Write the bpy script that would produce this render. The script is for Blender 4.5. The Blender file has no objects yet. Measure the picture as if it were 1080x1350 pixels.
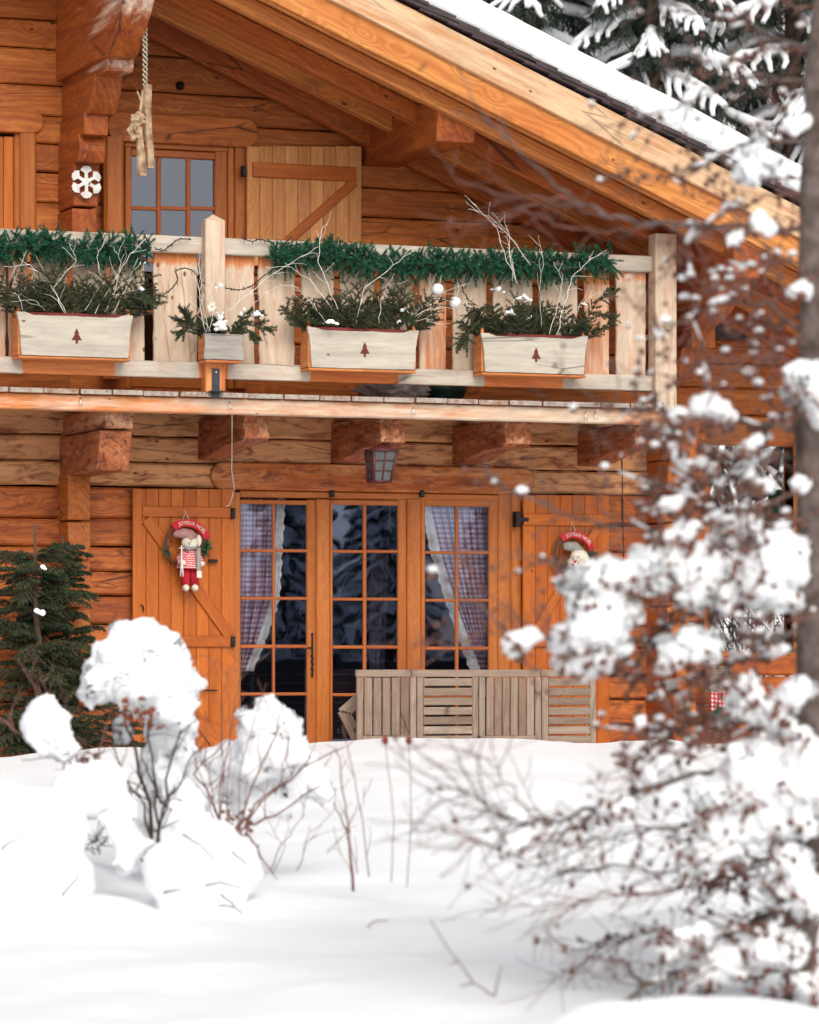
import bpy, math, random
from mathutils import Vector, Matrix, noise
R = math.radians
random.seed(7)
sc = bpy.context.scene
col = sc.collection
# ------------------------------------------------------------------ camera, sky, sun, exposure
TH = math.atan(1950/4960); F = 4960.0; CX = 540.0; HY = 860.0; D = 31.0
FW = Vector((math.sin(TH), math.cos(TH), 0)); RT = Vector((math.cos(TH), -math.sin(TH), 0)); UP = Vector((0, 0, 1))
CAM = Vector((0, 0, 1.0)) - FW*D
cd = bpy.data.cameras.new('camera'); cam = bpy.data.objects.new('camera', cd); col.objects.link(cam)
cam.location = CAM; cam.rotation_euler = (R(90), 0, -TH)
cd.sensor_fit = 'HORIZONTAL'; cd.sensor_width = 36; cd.lens = 36*F/1080
cd.shift_y = (HY-675)/1080; cd.clip_start = .1; cd.clip_end = 2000
cd.dof.use_dof = True; cd.dof.focus_distance = 30.2; cd.dof.aperture_fstop = 4.0
sc.camera = cam
world = bpy.data.worlds.new('World'); sc.world = world; world.use_nodes = True
wn = world.node_tree; bg = wn.nodes['Background']
SUN_EL, SUN_AZ = 36, 184      # degrees; azimuth measured from +Y towards +X
sky = wn.nodes.new('ShaderNodeTexSky'); sky.sky_type = 'NISHITA'; sky.sun_disc = False
sky.sun_elevation = R(SUN_EL); sky.sun_rotation = R(SUN_AZ); sky.air_density = 1.2; sky.dust_density = 4; sky.ozone_density = 1
hs = wn.nodes.new('ShaderNodeHueSaturation'); hs.inputs['Saturation'].default_value = .22
wn.links.new(sky.outputs[0], hs.inputs['Color']); wn.links.new(hs.outputs[0], bg.inputs[0]); bg.inputs[1].default_value = .125
sd = bpy.data.lights.new('sun', 'SUN'); sd.energy = 1.45; sd.angle = R(42); sd.color = (1, .96, .9)
so = bpy.data.objects.new('sun', sd); col.objects.link(so)
sdir = Vector((math.sin(R(SUN_AZ))*math.cos(R(SUN_EL)), math.cos(R(SUN_AZ))*math.cos(R(SUN_EL)), math.sin(R(SUN_EL))))
so.rotation_euler = sdir.to_track_quat('Z', 'Y').to_euler()
so.location = (0, -20, 30)
sc.view_settings.view_transform = 'Standard'; sc.view_settings.look = 'None'; sc.view_settings.gamma = 1
sc.view_settings.exposure = .22

# ------------------------------------------------------------------ helpers
def P(px, py, Y=0.0):                       # point of the facade-parallel plane y=Y, measured from the photograph
    d = FW + RT*((px-CX)/F) + UP*((HY-py)/F)
    return CAM + d*((Y-CAM.y)/d.y)
def PU(px, py, u):                          # point at distance u from the camera plane
    return CAM + (FW + RT*((px-CX)/F) + UP*((HY-py)/F))*u
def wx(px, Y=0.): return P(px, HY, Y).x
def wz(py, px, Y=0.): return P(px, py, Y).z
def rnd(a, b): return random.uniform(a, b)
def wl(o):
    v = Vector((0, 0, 0))
    while o is not None: v = v+o.location; o = o.parent
    return v
def tag(o, label=None, cat=None, group=None, kind=None):
    if label: o['label'] = label
    if cat: o['category'] = cat
    if group: o['group'] = group
    if kind: o['kind'] = kind
    return o
def empty(name, loc, label=None, cat=None, group=None):
    o = bpy.data.objects.new(name, None); o.location = loc; o.empty_display_size = .1; col.objects.link(o)
    return tag(o, label, cat, group)
class MB:
    def __init__(s): s.v = []; s.f = []; s.g = []; s.w = []; s.m = []; s.sm = []
    def raw(s, vs, fs, g=None, w=0, mi=0, smooth=False):
        n = len(s.v); s.v += [tuple(v) for v in vs]; s.f += [tuple(i+n for i in f) for f in fs]
        s.g += [tuple(x) for x in (g if g is not None else vs)]
        s.w += list(w) if hasattr(w, '__len__') else [w]*len(vs)
        s.m += [mi]*len(fs); s.sm += [smooth]*len(fs)
    def beam(s, p0, p1, w, h, side=None, bev=.008, seg=1, jit=0, wt=0, cw=None, mi=0, taper=1.0, bow=0, ragged=0):
        p0 = Vector(p0); p1 = Vector(p1); a = (p1-p0); L = a.length; a.normalize()
        if side is None:
            side = Vector((0, 1, 0)) if abs(a.y) < .9 else Vector((1, 0, 0))   # h direction
        c = Vector(side); c = (c-a*c.dot(a)).normalized(); b = a.cross(c)
        bev = min(bev, w*.3, h*.3); o = Vector((rnd(0, 50), rnd(0, 50), rnd(0, 50)))
        W, H = w/2, h/2
        prof = [(-W+bev, -H), (W-bev, -H), (W, -H+bev), (W, H-bev), (W-bev, H), (-W+bev, H), (-W, H-bev), (-W, -H+bev)]
        vs = []; gs = []; ws = []
        for i in range(seg+1):
            t = i/seg; q = p0+a*(L*t); k = 1+(taper-1)*t
            ox = rnd(-jit, jit); oz = rnd(-jit, jit); e = rnd(-ragged, ragged)
            for (x, y) in prof:
                vs.append(q+b*(x*k+ox+(e if x > 0 else -e*.6)+bow*math.sin(math.pi*t))+c*(y*k+oz)+Vector((0, 0, 0)))
                gs.append((o.x+L*t, o.y+x, o.z+y)); ws.append(wt(q) if callable(wt) else wt)
        fs = []
        for i in range(seg):
            for j in range(8):
                j2 = (j+1) % 8; fs.append((i*8+j, i*8+j2, i*8+8+j2, i*8+8+j))
        s.raw(vs, fs, gs, ws, mi)
        for i, fl in ((0, True), (seg, False)):
            r = vs[i*8:i*8+8]; g = [(x[0]*.2, x[1]*1.5, x[2]*1.5) for x in gs[i*8:i*8+8]]
            s.raw(r, [tuple(range(7, -1, -1)) if fl else tuple(range(8))], g, (wt if cw is None and not callable(wt) else (cw or 0)), mi)
    def box(s, x0, x1, y0, y1, z0, z1, ax='x', **k):
        cx, cy, cz = (x0+x1)/2, (y0+y1)/2, (z0+z1)/2
        if ax == 'x': s.beam((x0, cy, cz), (x1, cy, cz), abs(z1-z0), abs(y1-y0), (0, 1, 0), **k)
        elif ax == 'z': s.beam((cx, cy, z0), (cx, cy, z1), abs(x1-x0), abs(y1-y0), (0, 1, 0), **k)
        else: s.beam((cx, y0, cz), (cx, y1, cz), abs(x1-x0), abs(z1-z0), (0, 0, 1), **k)
    def pbox(s, px0, py0, px1, py1, Y, t, ax='x', **k):     # front face at y=Y-t/... front at Y, back at Y+t
        xm = (px0+px1)/2
        s.box(wx(px0, Y), wx(px1, Y), Y, Y+t, wz(py1, xm, Y), wz(py0, xm, Y), ax, **k)
    def prism(s, poly, x0, x1, wt=0, fw=0):      # poly of (y,z), extruded along x; grain along y
        o = Vector((rnd(0, 50), rnd(0, 50), rnd(0, 50))); n = len(poly)
        for i in range(n):
            a = poly[i]; b = poly[(i+1) % n]
            front = abs(b[1]-a[1]) > abs(b[0]-a[0])*.9 and min(a[0], b[0]) < -.2
            vs = [(x0, a[0], a[1]), (x1, a[0], a[1]), (x1, b[0], b[1]), (x0, b[0], b[1])]
            s.raw(vs, [(0, 1, 2, 3)], [(o.x+v[1], o.y+v[0], o.z+v[2]) for v in vs], fw if front else wt)
        for x, fl in ((x0, 1), (x1, 0)):
            vs = [(x, p[0], p[1]) for p in poly]; idx = tuple(range(n))
            s.raw(vs, [idx if fl else idx[::-1]], [(o.x+v[1], o.y+v[0], o.z+v[2]) for v in vs], wt)
    def tube(s, pts, r0, r1=None, n=6, mi=0, w=0, smooth=True, cap=True):
        pts = [Vector(p) for p in pts]; r1 = r0 if r1 is None else r1; m = len(pts); vs = []; gs = []
        t = (pts[1]-pts[0]).normalized(); nrm = t.orthogonal().normalized(); acc = 0; o = rnd(0, 40)
        for i, p in enumerate(pts):
            t = (pts[min(i+1, m-1)]-pts[max(i-1, 0)])
            t = t.normalized() if t.length > 1e-9 else Vector((0, 0, 1))
            nrm = (nrm-t*nrm.dot(t)); nrm = nrm.normalized() if nrm.length > 1e-6 else t.orthogonal().normalized()
            b = t.cross(nrm); r = r0+(r1-r0)*i/max(1, m-1)
            if i: acc += (p-pts[i-1]).length
            for j in range(n):
                an = 2*math.pi*j/n; d = nrm*math.cos(an)+b*math.sin(an)
                vs.append(p+d*r); gs.append((o+acc, d.x*r, d.z*r+d.y*r))
        fs = [(i*n+j, i*n+(j+1) % n, (i+1)*n+(j+1) % n, (i+1)*n+j) for i in range(m-1) for j in range(n)]
        if cap: fs += [tuple(range(n-1, -1, -1)), tuple(range((m-1)*n, m*n))]
        s.raw(vs, fs, gs, w, mi, smooth)
    def snowtube(s, pts, r, n=6, lift=.6):
        pts = [Vector(p) for p in pts]; m = len(pts); o = Vector((rnd(0, 99), rnd(0, 99), 0)); vs = []
        for i, p in enumerate(pts):
            t = (pts[min(i+1, m-1)]-pts[max(i-1, 0)]).normalized(); a = t.cross(Vector((0, 0, 1))); a = a.normalized() if a.length > .05 else Vector((1, 0, 0)); b = a.cross(t).normalized()
            e = math.sin(math.pi*(i+.25)/(m-.5))**.5; rr = r*e*(1+.9*noise.noise(o+p*13))
            for j in range(n):
                an = 2*math.pi*j/n; k = 1+.45*noise.noise(o+p*30+Vector((j*3., 0, 0)))
                vs.append(p+b*r*lift+(a*math.cos(an)+b*math.sin(an)*.75)*rr*k)
        fs = [(i*n+j, i*n+(j+1) % n, (i+1)*n+(j+1) % n, (i+1)*n+j) for i in range(m-1) for j in range(n)]+[tuple(range(n-1, -1, -1)), tuple(range((m-1)*n, m*n))]
        s.raw(vs, fs, None, 0, 0, True)
    def ball(s, c, r, sub=2, nz=0, nf=6, mi=0, w=0, sq=(1, 1, 1), droop=0):
        V, Fc = ICO[sub]; c = Vector(c); vs = []
        rr = r if hasattr(r, '__len__') else (r, r, r); mr = sum(rr)/3; off = Vector((rnd(0, 99), rnd(0, 99), rnd(0, 99)))
        for v in V:
            k = 1+(nz*noise.fractal(v*nf*.35+off, .6, 2.1, 3) if nz else 0)
            vs.append(c+Vector((v.x*rr[0], v.y*rr[1], v.z*rr[2]))*k)
        s.raw(vs, Fc, None, w, mi, True)
    def poly(s, pts, t, n=(0, 1, 0), mi=0, w=0):      # flat outline with thickness t along n
        n = Vector(n)*t; pts = [Vector(p) for p in pts]; m = len(pts); o = rnd(0, 30)
        vs = pts+[p+n for p in pts]
        fs = [tuple(range(m)), tuple(range(2*m-1, m-1, -1))]+[(i, i+m, (i+1) % m+m, (i+1) % m) for i in range(m)]
        s.raw(vs, fs, [(v.x+o, v.z, v.y) for v in vs], w, mi)
    def build(s, name, mat, parent=None, label=None, cat=None, group=None, kind=None, bevel=0, smooth=None, loc=None):
        me = bpy.data.meshes.new(name)
        off = wl(parent) if parent is not None else (Vector(loc) if loc is not None else Vector((0, 0, 0)))
        me.from_pydata([(v[0]-off.x, v[1]-off.y, v[2]-off.z) for v in s.v], [], s.f)
        for m in (mat if isinstance(mat, (list, tuple)) else [mat]): me.materials.append(m)
        me.polygons.foreach_set('material_index', s.m)
        me.polygons.foreach_set('use_smooth', s.sm if smooth is None else [smooth]*len(s.f))
        a = me.attributes.new('gc', 'FLOAT_VECTOR', 'POINT'); a.data.foreach_set('vector', [float(c) for g in s.g for c in g])
        a = me.attributes.new('wt', 'FLOAT', 'POINT'); a.data.foreach_set('value', [float(x) for x in s.w])
        me.update()
        o = bpy.data.objects.new(name, me); col.objects.link(o)
        if parent is not None: o.parent = parent
        elif loc is not None: o.location = loc
        if bevel:
            b = o.modifiers.new('bevel', 'BEVEL'); b.width = bevel; b.segments = 2; b.limit_method = 'ANGLE'; b.angle_limit = R(40)
            wd = o.modifiers.new('weld', 'WELD'); wd.merge_threshold = .0005
            o.modifiers.move(1, 0)
        return tag(o, label, cat, group, kind)
def _ico(n):
    import bmesh
    b = bmesh.new(); bmesh.ops.create_icosphere(b, subdivisions=n, radius=1)
    r = ([v.co.copy() for v in b.verts], [tuple(v.index for v in f.verts) for f in b.faces]); b.free(); return r
ICO = {n: _ico(n) for n in (1, 2, 3, 4)}

# ------------------------------------------------------------------ materials
def newmat(name):
    m = bpy.data.materials.new(name); m.use_nodes = True; return m, m.node_tree, m.node_tree.nodes['Principled BSDF']
def nd(t, ty, **k):
    n = t.nodes.new(ty)
    for a, b in k.items():
        if a in n.inputs: n.inputs[a].default_value = b
        else: setattr(n, a, b)
    return n
def ramp(t, fac, stops):
    r = t.nodes.new('ShaderNodeValToRGB'); e = r.color_ramp.elements
    while len(e) < len(stops): e.new(.5)
    for i, (p, c) in enumerate(stops): e[i].position = p; e[i].color = (c, c, c, 1) if not hasattr(c, '__len__') else (*c, 1)
    t.links.new(fac, r.inputs[0]); return r.outputs[0]
def mix(t, f, a, b, mode='MIX'):
    m = t.nodes.new('ShaderNodeMix'); m.data_type = 'RGBA'; m.blend_type = mode
    for s, v in ((m.inputs[0], f), (m.inputs[6], a), (m.inputs[7], b)):
        if hasattr(v, 'links') or hasattr(v, 'is_output'): t.links.new(v, s)
        else: s.default_value = v if not hasattr(v, '__len__') else (*v[:3], 1)
    return m.outputs[2]
def mth(t, op, a, b=0):
    m = t.nodes.new('ShaderNodeMath'); m.operation = op
    for s, v in ((m.inputs[0], a), (m.inputs[1], b)):
        if hasattr(v, 'is_output'): t.links.new(v, s)
        else: s.default_value = v
    return m.outputs[0]
def vscale(t, v, s):
    m = t.nodes.new('ShaderNodeVectorMath'); m.operation = 'MULTIPLY'; t.links.new(v, m.inputs[0]); m.inputs[1].default_value = s; return m.outputs[0]
def wood(name, light, dark, wcol=(.5, .42, .33), stain=0, scol=(.09, .018, .01), knots=.12, rough=.55, fibre=.35, var=.3, bump=.25, ring=.5, check=0):
    m, t, b = newmat(name)
    at = nd(t, 'ShaderNodeAttribute', attribute_name='gc').outputs['Vector']
    wt = nd(t, 'ShaderNodeAttribute', attribute_name='wt').outputs['Fac']
    # knots push the grain around them
    vo = nd(t, 'ShaderNodeTexVoronoi', Scale=1.0); t.links.new(vscale(t, at, (3.2, 5.5, 5.5)), vo.inputs['Vector'])
    kd = vo.outputs['Distance']
    push = ramp(t, kd, [(.0, 1.), (.45, 0.)])
    wob = nd(t, 'ShaderNodeTexNoise', Scale=1.0, Detail=3.); t.links.new(vscale(t, at, (.9, 4, 4)), wob.inputs['Vector'])
    wv = mth(t, 'ADD', mth(t, 'MULTIPLY', wob.outputs['Fac'], 2.2), mth(t, 'MULTIPLY', push, .9))
    sx = nd(t, 'ShaderNodeSeparateXYZ'); t.links.new(at, sx.inputs[0])
    rp = mth(t, 'ADD', mth(t, 'ADD', mth(t, 'MULTIPLY', sx.outputs[1], 16.), mth(t, 'MULTIPLY', sx.outputs[2], 11.)), mth(t, 'MULTIPLY', wv, 2.4))
    rings = mth(t, 'POWER', mth(t, 'ABSOLUTE', mth(t, 'SINE', mth(t, 'MULTIPLY', rp, 3.1))), 1.6)
    n1 = nd(t, 'ShaderNodeTexNoise', Scale=1.0, Detail=4., Roughness=.6, Distortion=.4); t.links.new(vscale(t, at, (.7, 7, 7)), n1.inputs['Vector'])
    n2 = nd(t, 'ShaderNodeTexNoise', Scale=1.0, Detail=4., Roughness=.7); t.links.new(vscale(t, at, (3.5, 110, 110)), n2.inputs['Vector'])
    c = mix(t, ramp(t, n1.outputs['Fac'], [(.3, 0.), (.72, 1.)]), dark, light)
    geo = nd(t, 'ShaderNodeNewGeometry')
    br = mth(t, 'ADD', mth(t, 'MULTIPLY', geo.outputs['Random Per Island'], var*2), 1-var)
    fb = mth(t, 'ADD', mth(t, 'MULTIPLY', n2.outputs['Fac'], fibre*2), 1-fibre)
    rg = mth(t, 'SUBTRACT', 1.0, mth(t, 'MULTIPLY', rings, ring*.45))
    k = mth(t, 'MULTIPLY', mth(t, 'MULTIPLY', br, fb), rg)
    cc = nd(t, 'ShaderNodeCombineXYZ')
    t.links.new(k, cc.inputs[0]); t.links.new(mth(t, 'POWER', k, 1.25), cc.inputs[1]); t.links.new(mth(t, 'POWER', k, 1.4), cc.inputs[2])
    c = mix(t, 1.0, c, cc.outputs[0], 'MULTIPLY')
    # weathered, unstained grey wood where wt is high
    n4 = nd(t, 'ShaderNodeTexNoise', Scale=1.0, Detail=5., Roughness=.65); t.links.new(vscale(t, at, (1.6, 14, 14)), n4.inputs['Vector'])
    wf = ramp(t, mth(t, 'ADD', wt, mth(t, 'MULTIPLY', mth(t, 'SUBTRACT', n4.outputs['Fac'], .5), .9)), [(.35, 0.), (.62, 1.)])
    gy = mix(t, ramp(t, n4.outputs['Fac'], [(.3, 0.), (.68, 1.)]), tuple(x*.66 for x in wcol), wcol)
    gy = mix(t, mth(t, 'MULTIPLY', ramp(t, n1.outputs['Fac'], [(.45, 0.), (.8, 1.)]), .55), gy, tuple(x*.4+.06 for x in wcol))
    gy = mix(t, 1.0, gy, mix(t, fb, (.55, .55, .55), (1., 1., 1.)), 'MULTIPLY')
    c = mix(t, wf, c, gy)
    if stain:
        n3 = nd(t, 'ShaderNodeTexNoise', Scale=1.0, Detail=5., Roughness=.62, Distortion=.8); t.links.new(vscale(t, at, (4.2, 15, 15)), n3.inputs['Vector'])
        c = mix(t, mth(t, 'MULTIPLY', ramp(t, n3.outputs['Fac'], [(.4, 0.), (.5, 0.), (.58, .55), (.68, 1.)]), stain), c, scol)
    km = ramp(t, kd, [(knots*.45, 1.), (knots*.62, .0)]) if knots else None
    if km is not None: c = mix(t, mth(t, 'MULTIPLY', km, .9), c, tuple(x*.22 for x in dark))
    if check:   # drying cracks along the grain
        ck = nd(t, 'ShaderNodeTexVoronoi', Scale=1.0, feature='DISTANCE_TO_EDGE'); t.links.new(vscale(t, at, (.55, 5, 5)), ck.inputs['Vector'])
        cm = mth(t, 'MULTIPLY', ramp(t, ck.outputs['Distance'], [(.0, 1.), (.02, 0.)]), ramp(t, wob.outputs['Fac'], [(.5, 0.), (.6, 1.)]))
        c = mix(t, mth(t, 'MULTIPLY', cm, check), c, (.02, .008, .004))
    t.links.new(c, b.inputs['Base Color'])
    b.inputs['Roughness'].default_value = rough; b.inputs['Specular IOR Level'].default_value = .3
    bp = nd(t, 'ShaderNodeBump', Strength=bump, Distance=.01)
    t.links.new(mth(t, 'ADD', mth(t, 'MULTIPLY', n2.outputs['Fac'], .6), mth(t, 'ADD', mth(t, 'MULTIPLY', rings, -.3), n1.outputs['Fac'])), bp.inputs['Height'])
    t.links.new(bp.outputs[0], b.inputs['Normal'])
    return m
def plain(name, c, rough=.6, metal=0, nz=0, sc_=20, c2=None, bump=0, spec=.4):
    m, t, b = newmat(name); b.inputs['Roughness'].default_value = rough; b.inputs['Metallic'].default_value = metal
    b.inputs['Specular IOR Level'].default_value = spec
    tc = nd(t, 'ShaderNodeTexCoord'); n = nd(t, 'ShaderNodeTexNoise', Scale=sc_, Detail=4.); t.links.new(tc.outputs['Object'], n.inputs['Vector'])
    c2 = c2 or tuple(x*(1-(nz or .25)) for x in c)
    t.links.new(mix(t, ramp(t, n.outputs['Fac'], [(.35, 0.), (.65, 1.)]), c2, c), b.inputs['Base Color'])
    if bump:
        bp = nd(t, 'ShaderNodeBump', Strength=bump, Distance=.02); t.links.new(n.outputs['Fac'], bp.inputs['Height']); t.links.new(bp.outputs[0], b.inputs['Normal'])
    return m
M = {}
M['log'] = wood('orange_log', (.6, .2, .04), (.38, .088, .014), stain=.4, scol=(.15, .03, .01), check=.9, var=.2, wcol=(.42, .2, .1), knots=.13)
M['lowlog'] = wood('weathered_log', (.54, .165, .034), (.36, .078, .013), stain=.85, scol=(.15, .028, .01), check=.9, var=.22, wcol=(.72, .34, .14))
M['beam'] = wood('beam', (.5, .135, .024), (.28, .055, .01), stain=.3, scol=(.1, .02, .01), wcol=(.78, .56, .42), check=.9, var=.1)
M['bracket'] = wood('bracket', (.48, .16, .06), (.3, .08, .025), stain=.9, scol=(.08, .013, .007), wcol=(.66, .36, .2), check=.9, var=.12)
M['soffit'] = wood('soffit', (.62, .23, .06), (.45, .13, .028), wcol=(.56, .28, .13), knots=.16, check=.3, var=.14)
M['fascia'] = wood('fascia', (.62, .27, .07), (.5, .14, .025), wcol=(.7, .46, .27), knots=.11, check=.6, var=.1, stain=.15, scol=(.3, .07, .01))
M['shutter'] = wood('orange_shutter', (.52, .142, .015), (.38, .082, .008), knots=.11, var=.1, ring=.25, fibre=.2, bump=.12, rough=.42)
M['pale_shutter'] = wood('pale_shutter', (.68, .32, .12), (.56, .22, .06), knots=.12, var=.14, ring=.3, fibre=.2, bump=.12)
M['frame'] = wood('door_frame', (.5, .165, .034), (.38, .1, .017), knots=.06, var=.08, ring=.3, fibre=.2, bump=.1, rough=.42)
M['muntin'] = wood('muntin', (.42, .12, .025), (.34, .08, .015), knots=0, var=.08, ring=.2, fibre=.2, bump=.1, rough=.42)
M['pale'] = wood('pale_wood', (.66, .27, .09), (.55, .15, .035), wcol=(.68, .52, .38), knots=.12, stain=.3, scol=(.45, .1, .02), check=.5, var=.12, ring=.35)
M['rail'] = wood('rail_wood', (.66, .25, .08), (.55, .14, .03), wcol=(.56, .49, .4), knots=.1, stain=.25, scol=(.4, .09, .02), check=.7, var=.1, ring=.3)
M['grey'] = wood('grey_wood', (.36, .32, .28), (.24, .21, .18), wcol=(.38, .35, .31), knots=.08, check=.6, var=.1)
M['box'] = wood('box_wood', (.62, .3, .13), (.5, .17, .05), wcol=(.54, .48, .39), knots=.1, check=.7, var=.08, stain=.2, scol=(.25, .2, .16))
M['teak'] = wood('teak', (.33, .25, .19), (.23, .165, .12), wcol=(.35, .3, .25), knots=.05, check=.7, var=.22, ring=.3)
M['deck'] = wood('deck', (.46, .22, .12), (.3, .12, .06), wcol=(.42, .36, .3), stain=.5, scol=(.16, .04, .02), check=.5, var=.35)
M['void'] = plain('room_dark', (.012, .014, .022), .9)  # darkness of the unlit room is put into the wall colour
M['seam_shade'] = plain('dark_backing', (.05, .02, .01), .9)  # dark sheet behind the logs, painting the shade in their gaps
M['iron'] = plain('black_iron', (.02, .02, .022), .45, .6, spec=.5)
M['plate'] = plain('steel_plate', (.05, .06, .075), .4, .7)
M['bolt'] = plain('bolt', (.6, .6, .6), .3, 1.)
M['shingle'] = plain('shingle', (.065, .042, .045), .7, 0, .5, 6, bump=.4)
M['rope'] = plain('rope', (.42, .36, .27), .8)
M['cord'] = plain('white_cord', (.7, .62, .5), .7)
M['cable'] = plain('dark_cable', (.03, .02, .02), .6)
M['drift'] = plain('driftwood', (.5, .36, .22), .8, 0, .5, 14, c2=(.2, .11, .06), bump=.6)
M['white'] = plain('white_paint', (.82, .8, .76), .6)
M['twig'] = plain('white_twig', (.88, .82, .72), .7)
M['darktwig'] = plain('dark_twig', (.05, .028, .024), .8)
M['redtwig'] = plain('red_twig', (.24, .11, .085), .8, nz=.5)
M['straw'] = plain('dry_stem', (.32, .2, .13), .8, nz=.4)
M['bark'] = plain('larch_bark', (.16, .125, .11), .9, 0, .5, 16, c2=(.06, .042, .034), bump=1.0)
M['cone'] = plain('cone', (.2, .09, .065), .85, 0, .5, 30)
M['garland'] = plain('garland_needle', (.025, .15, .075), .55, 0, .5, 14, c2=(.008, .05, .026))
M['spruce'] = plain('spruce_needle', (.05, .08, .028), .6, 0, .5, 9, c2=(.018, .035, .014))
M['fir'] = plain('far_needle', (.032, .048, .032), .7, 0, .5, 3, c2=(.012, .02, .013))
M['trunk'] = plain('trunk', (.13, .075, .05), .9, 0, .5, 10)
M['red'] = plain('red_cloth', (.55, .015, .03), .85)
M['redpot'] = plain('red_tray', (.2, .02, .015), .6)
M['carve'] = plain('carved_tree', (.14, .02, .012), .8)
M['wicker'] = plain('wicker', (.42, .38, .34), .7)
M['green'] = plain('green_plastic', (.01, .16, .12), .4)
M['tarp'] = plain('tarp', (.48, .42, .4), .5, bump=.4)
M['darkgreen'] = plain('dark_green_tub', (.012, .05, .04), .35)
M['plush'] = plain('plush', (.72, .66, .54), .95, 0, .15, 40)
M['greyfelt'] = plain('grey_felt', (.32, .31, .28), .95)
M['lamp'] = plain('lamp_metal', (.12, .03, .028), .5, .3)
M['vine'] = plain('vine', (.22, .09, .045), .8, nz=.5)
M['black'] = plain('black_bead', (.01, .01, .01), .3)
M['darkwood'] = plain('dark_fence_wood', (.03, .02, .017), .8)
def snowmat(name, c=(.88, .89, .91)):
    m, t, b = newmat(name); b.inputs['Base Color'].default_value = (*c, 1); b.inputs['Roughness'].default_value = .75
    b.inputs['Specular IOR Level'].default_value = .25
    tc = nd(t, 'ShaderNodeTexCoord'); n = nd(t, 'ShaderNodeTexNoise', Scale=9., Detail=6., Roughness=.6); t.links.new(tc.outputs['Object'], n.inputs['Vector'])
    bp = nd(t, 'ShaderNodeBump', Strength=.35, Distance=.03); t.links.new(n.outputs['Fac'], bp.inputs['Height']); t.links.new(bp.outputs[0], b.inputs['Normal'])
    b.inputs['Subsurface Weight'].default_value = .35; b.inputs['Subsurface Radius'].default_value = (.06, .06, .07); b.inputs['Subsurface Scale'].default_value = .6
    return m
M['snow'] = snowmat('snow')
def gingham(name, a, b_, c_, sc_=60):
    m, t, b = newmat(name); at = nd(t, 'ShaderNodeAttribute', attribute_name='gc').outputs['Vector']
    sx = nd(t, 'ShaderNodeSeparateXYZ'); t.links.new(at, sx.inputs[0])
    f = [mth(t, 'GREATER_THAN', mth(t, 'FRACT', mth(t, 'MULTIPLY', sx.outputs[i], sc_)), .5) for i in (0, 1)]
    s = mth(t, 'MULTIPLY', mth(t, 'ADD', f[0], f[1]), .5)
    t.links.new(ramp(t, s, [(0., a), (.5, b_), (1., c_)]), b.inputs['Base Color']); b.inputs['Roughness'].default_value = .9
    return m
M['curtain'] = gingham('gingham_curtain', (.8, .74, .74), (.46, .27, .3), (.25, .09, .12), 24)
M['ruffle'] = plain('ruffle', (.95, .95, .78), .9)
M['tablecloth'] = gingham('red_gingham', (.8, .72, .7), (.7, .12, .14), (.6, .02, .04), 28)
M['dimcloth'] = plain('dim_curtain', (.12, .09, .1), .9)  # dimness of the deeper room is put into the cloth colour
def stripes(name, a, b_, f, ax=0):
    m, t, b = newmat(name); at = nd(t, 'ShaderNodeAttribute', attribute_name='gc').outputs['Vector']
    sx = nd(t, 'ShaderNodeSeparateXYZ'); t.links.new(at, sx.inputs[0])
    n = nd(t, 'ShaderNodeTexVoronoi', Scale=90.); t.links.new(at, n.inputs['Vector'])
    s = mth(t, 'GREATER_THAN', mth(t, 'FRACT', mth(t, 'ADD', mth(t, 'MULTIPLY', sx.outputs[ax], f), mth(t, 'MULTIPLY', n.outputs['Distance'], .5))), .55)
    t.links.new(mix(t, s, a, b_), b.inputs['Base Color']); b.inputs['Roughness'].default_value = .95; return m
M['knit'] = stripes('red_knit', (.55, .03, .06), (.72, .5, .46), 55)
def glassmat(name, tint=(.93, .93, .97), gc=(.55, .68, 1.), k=3.2):
    m = bpy.data.materials.new(name); m.use_nodes = True; t = m.node_tree; t.nodes.remove(t.nodes['Principled BSDF']); o = t.nodes['Material Output']
    g = nd(t, 'ShaderNodeBsdfGlossy', Roughness=.01); g.inputs[0].default_value = (*gc, 1)
    tr = nd(t, 'ShaderNodeBsdfTransparent'); tr.inputs[0].default_value = (*tint, 1)
    fr = nd(t, 'ShaderNodeFresnel', IOR=1.5); n = nd(t, 'ShaderNodeTexNoise', Scale=2.5, Detail=2.); tc = nd(t, 'ShaderNodeTexCoord'); t.links.new(tc.outputs['Object'], n.inputs['Vector'])
    bp = nd(t, 'ShaderNodeBump', Strength=.05, Distance=.01); t.links.new(n.outputs['Fac'], bp.inputs['Height']); t.links.new(bp.outputs[0], g.inputs['Normal'])
    mx = nd(t, 'ShaderNodeMixShader'); t.links.new(mth(t, 'MINIMUM', mth(t, 'MULTIPLY', fr.outputs[0], k), 1.0), mx.inputs[0]); t.links.new(tr.outputs[0], mx.inputs[1]); t.links.new(g.outputs[0], mx.inputs[2]); t.links.new(mx.outputs[0], o.inputs[0])
    return m
M['glass'] = glassmat('window_glass')
M['upglass'] = glassmat('upper_window_glass', (.9, .9, .9), (.78, .83, 1.), 2.0)
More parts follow.
